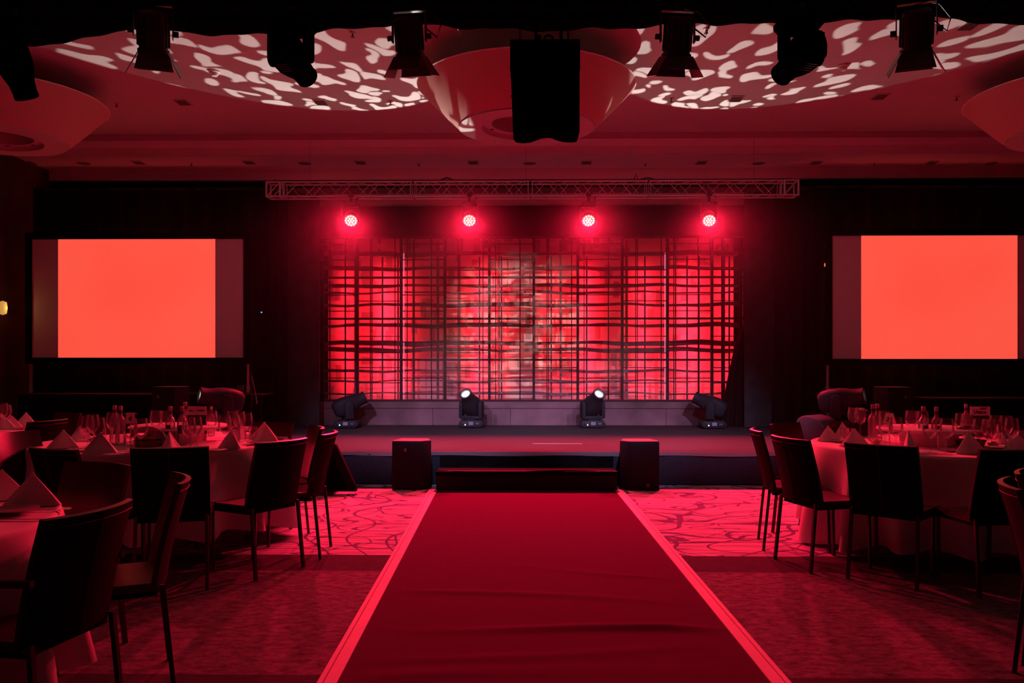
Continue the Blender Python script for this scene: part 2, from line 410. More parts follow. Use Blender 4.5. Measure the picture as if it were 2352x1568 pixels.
for k, px in enumerate((962, 1482, 2008, 440)):
    dup(first_s, ceil_pt(px, 374, ZL+.02), 0, ['small sprinkler in the lower ceiling band left of the stage centre', 'small sprinkler in the lower ceiling band right of the stage centre', 'small sprinkler in the lower ceiling band above the right screen', 'small sprinkler in the lower ceiling band over the left screen edge'][k], group='sprinklers in the lower ceiling band')
first = None
for nm, px, py in (('left of the pattern', 420, 234), ('lower edge of the left pattern', 737, 234), ('lower edge of the right pattern', 1690, 226),
                   ('right, between pattern and right hanging shade', 2021, 221), ('top right, beside the black border drape', 2225, 58)):
    p = ceil_pt(px, py, ZC); lab = 'square air vent in the main ceiling, ' + nm
    if first is None:
        t = thing('ceiling_vent', lab, 'vent', p, 0, 'square vents in the main ceiling')
        B().box((-.08, -.11, -.012), (.08, .11, 0)).out('frame', 'ceil', t, smooth=False)
        bb = B()
        for i in range(6): bb.box((-.065, -.09+i*.031, -.018), (.065, -.07+i*.031, -.012))
        bb.out('slats', 'vent', t, smooth=False); first = t
    else: dup(first, p, 0, lab)
vlab = ['first from the left', 'second from the left', 'third from the left', 'fourth, left of the centre shade', 'fifth, right of the centre shade', 'sixth, over the right truss half', 'seventh, over the truss end', 'eighth, over the right screen']
for k, px in enumerate((67, 318, 572, 828, 1087, 1347, 1611, 1875, 2140)):
    dup(first, ceil_pt(px, 372, ZL+.02), 0, 'small vent in the lower ceiling band, ' + (vlab+['ninth, rightmost of all'])[k], group='vents in the lower ceiling band')
first = None
for k, px in enumerate((192, 700, 1217, 1742, 2277)):
    p = ceil_pt(px, 374, ZL+.02); lab = 'round flat speaker grille in the lower ceiling band, ' + ['leftmost, over the left screen', 'over the left truss half', 'right over the stage centre', 'over the right end of the truss', 'rightmost, over the right screen'][k]
    if first is None:
        t = thing('ceiling_speaker', lab, 'ceiling speaker', p, 0, 'round grilles in the lower ceiling band')
        B().lathe([(0, -.008), (.09, -.008)], 24).out('grille', 'vent', t)
        B().lathe([(.09, 0), (.09, -.012), (.105, -.01), (.108, 0)], 24).out('rim', 'ceil', t); first = t
    else: dup(first, p, 0, lab)
first = None
for nm, px, py in (('among the left projected blobs', 493, 163), ('at the right end of the right projected blobs', 1937, 149)):
    p = ceil_pt(px, py, ZC); lab = 'white domed smoke detector on the ceiling ' + nm
    if first is None:
        t = thing('smoke_detector', lab, 'smoke detector', p, 0, 'smoke detectors')
        B().lathe([(0, 0), (.06, 0), (.06, -.018), (.05, -.025), (0, -.025)], 20).out('base', 'white', t)
        B().lathe([(.042, -.025), (.042, -.035), (.03, -.055), (.0, -.058)], 20).out('sensor_dome', 'white', t); first = t
    else: dup(first, p, 0, lab)

# hanging shades
def shade_obj(px, Y, lab):
    x = PY(px, 0, Y).x
    t = thing('hanging_lamp_shade', lab, 'lampshade', (x, Y, 3.8), 0, 'large conical ceiling shades')
    N = 360
    def ring(r, z, a): return [Vector(((r+(a if k % 2 else 0))*math.cos(2*PI*k/N), (r+(a if k % 2 else 0))*math.sin(2*PI*k/N), z)) for k in range(N)]
    rings = [ring(.70+(1.12-.70)*(i/8)**.92, .0+.42*(i/8), .005) for i in range(9)]
    B().loft(rings, caps=False).out('pleated_shade', mat('pleated_cream_fabric', (.66, .40, .36), .8, spec=.2), t, ang=60)
    B().lathe([(1.12, .415), (1.13, .42), (1.12, .43), (1.108, .425)], 64).out('top_rim', 'cove', t)
    B().lathe([(.70, .0), (.70, -.012), (.46, -.012), (.46, 0), (.445, .035), (.36, .035), (.36, .16), (.40, .16)], 64).out('bottom_ring', mat('ring_plaster', (.55, .50, .48), .8), t)
    bb = B()
    for k in range(8):
        a = 2*PI*k/8+.3; bb.lathe([(0, .031), (.022, .031), (.022, .034)], 10, (.41*math.cos(a), .41*math.sin(a), 0))
    bb.out('screw_covers', 'blackmetal', t)
    B().lathe([(.36, .16), (.0, .16)], 32).out('inner_reflector', mat('amber_reflector', (.25, .10, .04), .5), t)
    B().lathe([(.16, .16), (.16, ZC-3.8)], 24).out('stem', 'ceil', t)
    return t
shade_obj(1209, 8.8, 'large pleated conical shade hanging in the centre, partly behind the black line speaker')
shade_obj(-8, 9.2, 'large pleated conical shade cut off by the left edge of the photo')
shade_obj(2482, 9.2, 'large dim conical shade cut off by the right edge of the photo')

# ================================================================== STAGE
YS = 9.47; ZS = .375
sx0, sx1 = -4.21, 4.38
st = thing('stage_platform', 'long low black stage platform with dark carpet and cloth skirt', 'stage', ((sx0+sx1)/2, YS, 0))
hw = (sx1-sx0)/2
B().box((-hw, 0, ZS-.03), (hw, 13.45-YS, ZS)).out('deck', 'stagetop', st, smooth=False)
def skirtfn(u, v):
    x = -hw+2*hw*u; return (x, -.012+.006*math.sin(x*9+v*2), .012+(ZS-.045)*v)
B().sheet(skirtfn, 160, 4, (0, .01, 0)).out('skirt', 'skirt', st)
def lipfn(u, v):
    x = -hw+2*hw*u; return (x, -.022-.004*math.sin(x*3.7)-.003*math.sin(x*11), ZS-.048+.006*math.sin(x*5)+(.045-.006*math.sin(x*5))*v)
B().sheet(lipfn, 200, 3, (0, .02, 0)).out('satin_lip', 'satin', st)
B().box((-hw+.02, .05, 0), (hw-.02, 13.4-YS, ZS-.04)).out('understructure', 'dark', st, smooth=False)
B().box((.0, .86, ZS+.0), (.6, .868, ZS+.003)).out('marking_tape', 'white', st, smooth=False)
# step
a0 = PZ(1003, 1124, 0); a1 = PZ(1417, 1126, 0); Yst = 9.06
stp = thing('stage_step', 'single black draped step in front of the stage centre', 'step', ((a0.x+a1.x)/2, Yst, 0)); h2 = (a1.x-a0.x)/2
B().box((-h2, 0, .17), (h2, YS-Yst-.03, .205), bev=.008).out('tread', 'drape', stp)
B().box((-h2, -.03, .203), (h2, -.005, .2115)).out('tread_edge_sheen', 'satin', stp)  # lighter strip stands in for the grazing sheen along the tread
def folds(u, v):
    x = -h2+2*h2*u
    return (x, -.014-.012*math.sin(x*4+2.2*v)*(1-v)-.006*math.sin(x*15-3*v), .0+.175*v)
B().sheet(folds, 90, 8, (0, .01, 0)).out('front_skirt', mat('black_satin', (.008, .009, .014), .6, spec=.25), stp)
def lip2(u, v):
    x = -h2-.005+2*(h2+.005)*u; return (x, -.03-.004*math.sin(x*8), .155+.01*math.sin(x*4)+.055*v)
B().sheet(lip2, 60, 2, (0, .006, 0)).out('satin_lip', 'drape', stp)
def folds2(u, v):
    x = -h2+2*h2*u
    return (x, YS-Yst-.035-.010*math.sin(x*5+2*v)-.005*math.sin(x*13-3*v), .205+.12*v)
B().sheet(folds2, 90, 8, (0, .006, 0)).out('back_skirt', 'drape', stp)

# runner and tapes
A, Bq = PZ(1004, 1127, 0), PZ(776, 1568, 0); C_, D_ = PZ(1414, 1129, 0), PZ(1768, 1568, 0)
def ext(p, q, y): return p+(q-p)*((y-p.y)/(q.y-p.y))
L0, L1, R0, R1 = ext(A, Bq, 9.03), ext(A, Bq, 1.0), ext(C_, D_, 9.03), ext(C_, D_, 1.0)
rn = thing('carpet_runner', 'wide red felt runner laid from the camera to the stage step', 'carpet', (0, 0, 0))
rid = [(4.35, .014, .05, .02), (4.95, .006, .05, -.25), (3.75, .012, .07, .15), (5.6, .006, .04, -.5), (4.0, .004, .05, .3), (6.8, .003, .05, .2)]
def rfn(u, v):
    p = L0+(L1-L0)*v; q = R0+(R1-R0)*v; r = p+(q-p)*u; z = .006
    edge = min(1, 6*u, 6*(1-u))
    for k, (yy, hh, ww, sl) in enumerate(rid):
        yc = yy+sl*(r.x-.2)*(.6)+.03*math.sin(r.x*3+k)
        z += 1.7*hh*math.exp(-((r.y-yc)/ww)**2)*edge*(.55+.45*math.sin(r.x*1.7+k*2))
    return (r.x, r.y, z)
B().grid(rfn, 24, 420).out('felt', 'runner', rn)
for side, (p, q) in enumerate(((L0, L1), (R0, R1))):
    sgn = -1 if side == 0 else 1
    for nm, o0, o1, mm, z in (('edge_tape', 0, .056, 'strip', .012), ('tape_groove', .056, .062, 'stripline', .010), ('edge_tape', .062, .085, 'strip', .012)):
        bb = B(); lo, hi = sorted((sgn*o0, sgn*o1))
        bb.sheet(lambda u, v: (lambda c: (c.x+lo+(hi-lo)*u, c.y, .002))(p+(q-p)*v), 1, 40, (0, 0, z-.002)); bb.out(nm, mm, rn, smooth=False)

# backdrop behind the stage
bd = thing('backdrop_lattice', 'wide glazed lattice backdrop lit red behind the stage', 'backdrop', (bx(1219, 13.35), 13.35, 0))
ox = bd.location.x
def gx(px): return PY(px, 829, 13.35).x-ox
def gz(py): return CH+(HY-py)*13.35/F
zb, zt = gz(920), gz(545)
vx = [731, 821, 921.5, 1022, 1124, 1226, 1327, 1429, 1533, 1635, 1709]
for x in vx: B().box((gx(x)-.02, -.03, zb), (gx(x)+.02, .03, zt)).out('mullion', 'mullion', bd, smooth=False)
for y in (545, 637, 731.5, 826, 920): B().box((gx(731), -.025, gz(y)-.016), (gx(1709), .028, gz(y)+.016)).out('rail', 'mullion', bd, smooth=False)
HA = (583.6, 620, 654, 691, 772, 810, 844, 879); HB = (560, 596, 677, 714, 748.6, 785, 868, 905)
for i in range(10):
    xa, xb = vx[i], vx[i+1]; bb = B(); t_ = .007
    for y in (HB if i in (0, 2, 4, 6-1+1-0, 8) and i != 6 else (HA if i % 2 else HB)):
        bb.box((gx(xa), -.012, gz(y)-t_), (gx(xb), .0, gz(y)+t_))
    fr = (.30, .335, .86) if i % 2 else (.14, .30 if i < 4 else .69, .69)
    for f in fr:
        x = gx(xa+(xb-xa)*f); bb.box((x-t_, -.014, zb), (x+t_, .002, zt))
    bb.out('glazing_bars', 'mullion', bd, smooth=False)
for i in range(10):
    B().box((gx(vx[i])+.02, .004, zb), (gx(vx[i+1])-.02, .008, zt)).out('pane', 'pane', bd, smooth=False)
# second, wavy lattice behind the panes
for k, (y, th) in enumerate(((577, .035), (611, .03), (652, .03), (668, .02), (697, .034), (745, .035), (787, .04), (803, .034), (852, .022), (876, .02), (905, .022))):
    bb = B()
    bb.sheet(lambda u, v: (gx(733)+(gx(1707)-gx(733))*u, .30, gz(y)+.012*math.sin(u*23+k)+.006*math.sin(u*51+k*2)+(v-.5)*th*1.7*(1+.3*math.sin(u*9+k))), 120, 1, (0, .01, 0))
    bb.out('back_bar', 'backbar', bd)
for k, x in enumerate((806, 944, 1002, 1145, 1290, 1446, 1560, 1675)):
    B().box((gx(x)-.012-.008*(k % 3), .32, zb), (gx(x)+.012, .335, zt)).out('back_post', 'backbar', bd, smooth=False)
B().box((gx(733), .62, zb-.3), (gx(1707), .66, zt+.1)).out('backing_cloth', 'backdrop', bd, smooth=False)
B().box((gx(731)-.02, -.03, ZS), (gx(731)+.6, .05, zb-.09)).out('plinth_panel', 'plinth', bd, smooth=False)
for i in range(5):
    x0 = gx(731)+.6+i*(gx(1709)-gx(731)-.6)/5; x1 = x0+(gx(1709)-gx(731)-.6)/5-.006
    B().box((x0, -.03, ZS), (x1, .05, zb-.12)).out('plinth_panel', 'plinth', bd, smooth=False)
B().box((gx(731), -.05, zb-.115), (gx(1709), .05, zb-.015)).out('sill', 'plinth', bd, smooth=False)
B().box((gx(733), .05, zb-.03), (gx(1707), .6, zb)).out('bottom_board', 'plinth', bd, smooth=False)
for px in (926.5, 1528.5):
    B().tube([(gx(px), .05, zb+.02), (gx(px), .05, gz(580))], .008, 8).out('led_tube', 'tube', bd)
# upright boxes with area lamps, added to light the backing cloth in columns
for px, e in ((780, .45), (868, 1.0), (905, .5), (1098, .9), (1150, .25), (1268, .3), (1352, 1.0), (1490, .9), (1590, 1.1), (1618, .5), (1690, .7)):
    B().box((gx(px)-.012, .42, zb), (gx(px)+.012, .44, zt-.25)).out('added_batten', 'blackmetal', bd, smooth=False)
    area('added_batten_lamp', (gx(px), .447, (zb+zt-.35)/2), (0, 1, 0), 16*e, (1, .012, .030), .03, zt-zb-.6, bd)

val = thing('border_valance', 'black cloth border hung above the backdrop', 'curtain', (ox, 13.46, 0))
def drape_fn(x0, x1, z0, z1, amp, per, ph=0, y0=0):
    def f(u, v):
        x = x0+(x1-x0)*u; return (x, y0+amp*math.sin(x*2*PI/per+ph)*(1-.35*v)+amp*.4*math.sin(x*2*PI/per*.37+ph*2), z0+(z1-z0)*v)
    return f
B().sheet(drape_fn(gx(724), gx(1716), CH+(HY-545)*13.4/F, CH+(HY-471)*13.4/F, .01, .5), 120, 2, (0, .01, 0)).out('cloth', mat('border_cloth', (.03, .014, .017), .9, spec=.1), val)
def drape(px0, px1, Y, ztop, zbot, m, lab, amp=.05, per=.32, slant=0):
    x0, x1 = bx(px0, Y), bx(px1, Y); t = thing('stage_curtain', lab, 'curtain', ((x0+x1)/2, Y, 0), 0, 'black masking curtains'); w2 = (x1-x0)/2
    n = max(12, int(w2*2/per*10))
    B().sheet(drape_fn(-w2, w2, zbot, ztop, amp, per, R.random()*6), n, 3, (0, .012, 0)).out('cloth', m, t)
    B().tube([(-w2, .0, ztop+.01), (w2, 0, ztop+.01)], .018).out('pipe', 'blackmetal', t)
    return t
drape(36, 602, 12.55, 3.93, 0.01, 'drape', 'wide black curtain hanging behind the left screen')
drape(600, 660, 12.75, 3.93, ZS+.005, 'drape', 'narrow black curtain between left screen and charcoal drape', .07, .2)
drape(655, 733, 12.95, 3.9, ZS+.005, 'greydrape', 'charcoal drape at the left side of the lattice backdrop', .02, .5)
drape(1709, 1784, 12.95, 3.9, ZS+.005, 'greydrape', 'charcoal drape at the right side of the lattice backdrop', .02, .5)
drape(1780, 1876, 12.7, 3.93, ZS+.005, mat('soft_black_cloth', (.018, .013, .016), .9, spec=.1), 'black curtain between charcoal drape and right screen', .05, .25)
drape(1872, 2560, 12.55, 3.93, 0.01, 'drape', 'wide black curtain hanging behind the right screen')
# bunched cloth at the right end of the backdrop
bc = thing('bunched_curtain', 'bunched black cloth leaning at the right end of the lattice', 'curtain', (bx(1690, 13.0), 13.05, ZS))
def bfn(u, v):
    wl = .36*(1-v)**.7+.03; x = .16-wl+wl*u-.0
    return (x, .05*math.sin(u*17+v*2)-.05*v, .002+1.55*v)
B().sheet(bfn, 40, 14, (0, .05, 0)).out('cloth', mat('bunched_black_cloth', (.03, .012, .014), .85, spec=.15), bc)

# ------------------------------------------------------------------ truss over the stage
YT = 11.8
def truss():
    xa, xb = PY(610, 430, YT).x, PY(1836, 430, YT).x
    z1 = CH+(HY-416)*YT/F; z0 = CH+(HY-449)*YT/F; s = z1-z0; D = s
    t = thing('lighting_truss', 'silver box truss spanning the stage with four red lights', 'truss', (0, YT, z0))
    cuts = [610+35, 948, 1218, 1490, 1800]
    r = .013
    def lace(bb, x0, x1, z_, y_, vert, n, ph=0):
        st_ = (x1-x0)/n
        for i in range(n):
            a = x0+i*st_; up = (i+ph) % 2 == 0
            if vert: p, q = (a, y_, z_ if up else z_+s), (a+st_, y_, z_+s if up else z_)
            else: p, q = (a, y_ if up else y_+D, z_), (a+st_, y_+D if up else y_, z_)
            bb.tube([p, q], .0055, 6)
    for i in range(4):
        x0, x1 = PY(cuts[i], 430, YT).x+.01, PY(cuts[i+1], 430, YT).x-.01
        sec = B()
        for yy in (0, D):
            for zz in (0, s): sec.tube([(x0, yy, zz), (x1, yy, zz)], r, 10)
        so = sec.out('truss_section', 'alu', t)
        bb = B()
        lace(bb, x0+.05, x1-.05, 0, 0, True, 9); lace(bb, x0+.05, x1-.05, 0, D, True, 9, 1)
        lace(bb, x0+.05, x1-.05, 0, 0, False, 9); lace(bb, x0+.05, x1-.05, s, 0, False, 9, 1)
        for xx in (x0+.02, x1-.02):
            for yy in (0, D): bb.tube([(xx, yy, 0), (xx, yy, s)], .007, 6)
            for zz in (0, s): bb.tube([(xx, 0, zz), (xx, D, zz)], .007, 6)
        bb.out('lacing', 'alu', so)
    for px0, px1 in ((610, 645), (1800, 1836)):
        x0, x1 = PY(px0, 430, YT).x+.012, PY(px1, 430, YT).x-.012
        bb = B()
        for yy in (0, D):
            for zz in (0, s): bb.tube([(x0, yy, zz), (x1, yy, zz)], r*1.1, 10)
        for xx in (x0, x1):
            for yy in (0, D): bb.tube([(xx, yy, -.012), (xx, yy, s+.012)], r*1.15, 10)
            for zz in (0, s): bb.tube([(xx, 0, zz), (xx, D, zz)], r*1.1, 10)
        for yy in (0, D): bb.tube([(x0, yy, 0), (x1, yy, s)], .008, 6)
        bb.out('corner_block', 'alu', t)
    bb = B(); bb.tube([(xa+.1, .05, z1-z0+.03), (xb-.1, .06, z1-z0+.03)], .008, 6)
    bb.tube([(-1.2, .02, s+.02), (-1.1, .03, s+.06), (-1.0, .03, s+.02)], .01, 6)
    bb.tube([(1.5, .02, s+.02), (1.53, .0, s+.09), (1.56, .03, s+.02), (1.7, .03, s+.05), (1.8, .03, s+.02)], .008, 6)
    bb.out('cable', 'blackmetal', t)
    bb = B()
    for xx in (xa+.6, 0, xb-.6): bb.tube([(xx, D/2, s), (xx, D/2, ZC-z0-.012)], .0016, 5)
    bb.out('suspension_wire', 'blackmetal', t)
    return z0
ZT = truss()
def led_wash(px, lab, i):
    p = PY(px, 507, YT-.02)
    t = thing('led_wash_light', lab, 'stage light', (p.x, p.y, p.z), 0, 'red wash lights on the stage truss')
    t.scale = (1.09,)*3; zc = (ZT-p.z)/1.09
    d = Vector((0, -.80, -.60)).normalized(); q = d.to_track_quat('-Z', 'Y').to_matrix().to_4x4(); q = Matrix.Rotation((.12, .0, -.0, -.12)[i], 4, 'Z') @ q
    dd = (q @ Vector((0, 0, -1, 0))).to_3d()
    B().lathe([(0, .20), (.05, .19), (.085, .13), (.093, .05), (.095, 0), (.088, 0), (.08, .01)], 24, mtx=q).out('housing', 'fixture', t)
    f = B().lathe([(.0, .008), (.083, .008)], 24, mtx=q).out('led_face', 'ledface', t)
    bb = B()
    cells = [(0, 0)]+[(.032*math.cos(a*PI/3), .032*math.sin(a*PI/3)) for a in range(6)]+[(.064*math.cos(a*PI/6), .064*math.sin(a*PI/6)) for a in range(12)]
    for cx_, cy_ in cells: bb.lathe([(0, -.003), (.0095, 0), (.0095, .006)], 10, (cx_, cy_, 0), mtx=q)
    bb.out('led_cells', 'ledcell', f)
    bb = B()
    for s_ in (-1, 1): bb.box((s_*.105-.006, -.02, -.02), (s_*.105+.006, .02, .16))
    bb.box((-.111, -.02, .16), (.111, .02, .175)); bb.out('yoke', 'fixture', t, smooth=False)
    B().box((-.09, -.06, .175), (.09, .06, .235), bev=.012).out('base_box', 'fixture', t)
    bb = B(); bb.box((-.015, -.02, .235), (.015, .02, zc+.01)); bb.box((-.03, -.025, zc-.015), (.03, .025, zc+.02), bev=.005); bb.out('clamp', 'blackmetal', t, smooth=False)
    B().tube([(.06, 0, .23), (.09, .02, .30), (.07, .03, zc), (.02, .04, zc+.05)], .006, 6).out('power_cable', 'blackmetal', t)
    spot('led_beam', t, dd*.012, None, LED_W, RED, 98, .55, .07, world_dir=Vector((0, -.76, -.65)))
for i, px in enumerate((806, 1078, 1352, 1629)):
    led_wash(px, ['leftmost glowing red LED light under the stage truss', 'second glowing red LED light from the left under the truss', 'third glowing red LED light from the left under the truss', 'rightmost glowing red LED light under the stage truss'][i], i)

# ------------------------------------------------------------------ moving lights
def moving_head(loc, target, lab, lens='lensdark', base_rz=0, hang=False, scale=1.0, group='moving lights on the stage', watts=0, gobo=None, size=36, color=(1, .93, .86), tiltpan=None):
    t = thing('moving_head_light', lab, 'moving light', loc, 0, group)
    if hang: t.rotation_euler = (0, PI, 0)
    t.scale = (scale,)*3; pm = 'hungblack' if hang else 'headplastic'
    if hang: base_rz = PI
    pts = [(-.185, .03), (-.15, .0), (.15, 0), (.185, .03), (.185, .065), (.15, .105), (-.15, .105), (-.185, .065)]
    bs = B().prism(pts, 'y', -.15, .15, bev=.008).out('base', pm, t)
    bs.rotation_euler = (0, 0, base_rz)
    B().box((-.035, -.156, .035), (.035, -.1505, .085)).out('display', 'purpledisp', bs, smooth=False)
    B().box((-.12, -.155, .062), (-.06, -.1505, .072)).out('name_plate', 'greylabel', bs, smooth=False)
    B().box((.07, -.155, .045), (.12, -.1505, .07)).out('key_panel', 'greylabel', bs, smooth=False)
    B().lathe([(0, -.157), (.011, -.157), (.011, -.15)], 12, mtx=Matrix.Translation((-.085, 0, .04)) @ Matrix.Rotation(-PI/2, 4, 'X') @ Matrix.Translation((0, 0, 0)) @ Matrix.Scale(1, 4)).out('power_button', 'whiteled', bs)
    bb = B()
    for sx in (-.12, .12):
        for sy in (-.11, .11): bb.lathe([(.018, 0), (.018, -.012), (0, -.012)], 10, (sx, sy, .0))
    bb.out('feet', 'blackmetal', bs)
    zax = .33
    d = Vector(target)-(Vector(loc)+Vector((0, 0, (-zax if hang else zax)*scale)))
    if hang: d = Vector((-d.x, d.y, -d.z))
    d.normalize(); pan = math.atan2(d.x, -d.y); tilt = math.acos(max(-1, min(1, d.z)))
    yk = B(); yk.lathe([(.10, .105), (.10, .12)], 24, caps=True)
    yk.prism([(-.165, .12), (.165, .12), (.165, .16), (.12, .165), (-.12, .165), (-.165, .16)], 'y', -.055, .055, bev=.008)
    for s_ in (-1, 1):
        prof = [(-.06, .13), (.06, .13), (.062, zax)]+[(.062*math.cos(a), zax+.062*math.sin(a)) for a in [i*PI/8 for i in range(1, 8)]]+[(-.062, zax)]
        yk.prism(prof, 'x', s_*.135, s_*.185, bev=.008)
    y_ = yk.out('yoke', pm, t); y_.rotation_euler = (0, 0, pan)
    # head: rounded box body tapering to a round barrel
    def sec(rx, ry, z, p, off=0):
        o_ = []
        for k in range(28):
            a = 2*PI*k/28; c_, s_ = math.cos(a), math.sin(a)
            o_.append((rx*math.copysign(abs(c_)**p, c_), off+ry*math.copysign(abs(s_)**p, s_), z))
        return o_
    rings = [sec(.02, .02, -.222, .9), sec(.09, .09, -.215, .7), sec(.118, .125, -.17, .6), sec(.125, .14, -.08, .6), sec(.125, .135, .03, .65), sec(.118, .12, .10, .8), sec(.10, .10, .17, 1), sec(.092, .092, .25, 1), sec(.095, .095, .27, 1), sec(.095, .095, .29, 1), sec(.078, .078, .29, 1), sec(.072, .072, .265, 1)]
    hd = B().loft(rings).out('head', pm, t); hd.location = (0, 0, zax); hd.rotation_euler = (tilt, 0, pan)
    bb = B(); bb.lathe([(.0, .273), (.055, .270), (.071, .262)], 24); bb.out('lens', lens, hd)
    if lens != 'lensdark': B().lathe([(.062, .291), (.079, .292), (.079, .28), (.070, .268)], 24).out('lens_rim', 'lensrim', hd)
    bb = B()
    for i in range(4): bb.box((-.05, .122, -.12+i*.03), (.05, .142, -.11+i*.03))
    bb.out('cooling_ribs', 'blackmetal', hd, smooth=False)
    if hang:
        bb = B(); bb.box((-.02, -.03, -.10), (.02, .03, 0)); bb.tube([(-.1, 0, -.03), (.1, 0, -.03)], .012); bb.out('clamp', 'blackmetal', t, smooth=False)
    if watts:
        spot('beam', hd, (0, 0, .30), (PI, 0, 0), watts, color, size, (.9 if hang else .05), .012, gobo)
    return t
YH = 12.85
LT, RT = (-2.75, 8.55, ZC), (3.0, 8.55, ZC)
def on(px, Y, z): return (bx(px, Y), Y, z)
moving_head(on(1083, YH, ZS+.012), (-2.45, 8.25, ZC), 'moving light with white lit lens on the stage, left of centre', 'lenslit', watts=GOBO_W, size=40, gobo=dict(blob=1, scale=16.5, th=0, leak=.05, seed=1.3, soft=.02))
moving_head(on(1361, YH, ZS+.012), (2.75, 8.25, ZC), 'moving light with white lit lens on the stage, right of centre', 'lenslit', watts=GOBO_W, size=40, gobo=dict(blob=1, scale=16.5, th=0, leak=.05, seed=5.1, soft=.02))
moving_head(on(798, 12.75, ZS+.012), PY(935, 868, 13.1), 'unlit moving light at the left end of the stage, head turned right', base_rz=.0)
moving_head(on(1636, 12.75, ZS+.012), PY(1500, 868, 13.1), 'unlit moving light at the right end of the stage, head turned left')
moving_head(on(515, 9.95, .60), (-7.0, 7.6, 1.75), 'moving light with pale lens above the left table, head turned left', 'lensdim', group='moving lights beside the stage')
moving_head(on(1926, 9.95, .60), (7.5, 7.6, 1.75), 'moving light with pale lens above the right table, head turned right', 'lensdim', group='moving lights beside the stage')

# ================================================================== FRONT TRUSS, BORDER AND HANGING FIXTURES
YF = 6.6
fb = thing('front_border_drape', 'black border cloth with scalloped lower edge along the top', 'curtain', (0, 6.95, 0))
prof = [(-120, 104), (0, 104), (90, 104), (180, 97), (240, 78), (300, 62), (350, 64), (420, 72), (530, 81), (640, 81), (720, 76), (800, 66), (900, 53), (1000, 56), (1090, 66), (1200, 71), (1290, 70), (1400, 63), (1500, 58), (1600, 55), (1720, 57), (1790, 57), (1880, 50), (1960, 46), (2050, 40), (2150, 41), (2250, 52), (2352, 60), (2480, 66)]
def bot(px):
    for (a, ya), (c, yc) in zip(prof, prof[1:]):
        if a <= px <= c:
            f = (px-a)/(c-a); return ya+(yc-ya)*f
    return 66
def bfn2(u, v):
    px = -118+2596*u; p = PY(px, bot(px)-2*math.sin(px*.012), 6.95)
    return (p.x, .03*math.sin(p.x*9)*(1-v)+.015*math.sin(p.x*21+v*3), p.z+(4.47-p.z)*v)
B().sheet(bfn2, 240, 6, (0, .01, 0)).out('cloth', mat('border_dark_cloth', (.014, .010, .011), .9, spec=.1, var=.5, vscale=3), fb)
ft = thing('front_truss', 'dark box truss along the top edge carrying the front lights', 'truss', (0, YF, 4.12))
xa, xb = -4.8, 4.8
bb = B()
for yy in (-.15, .15):
    for zz in (0, .29): bb.tube([(xa, yy, zz), (xb, yy, zz)], .025, 8)
bb.out('chords', 'hungblack', ft)
bb = B(); n = 34
for i in range(n):
    a, c = xa+(xb-xa)*i/n, xa+(xb-xa)*(i+1)/n; u = i % 2
    for yy in (-.15, .15): bb.tube([(a, yy, .29*u), (c, yy, .29*(1-u))], .009, 5)
    bb.tube([(a, -.15+.3*u, 0), (c, .15-.3*u, 0)], .009, 5)
bb.out('lacing', 'hungblack', ft)
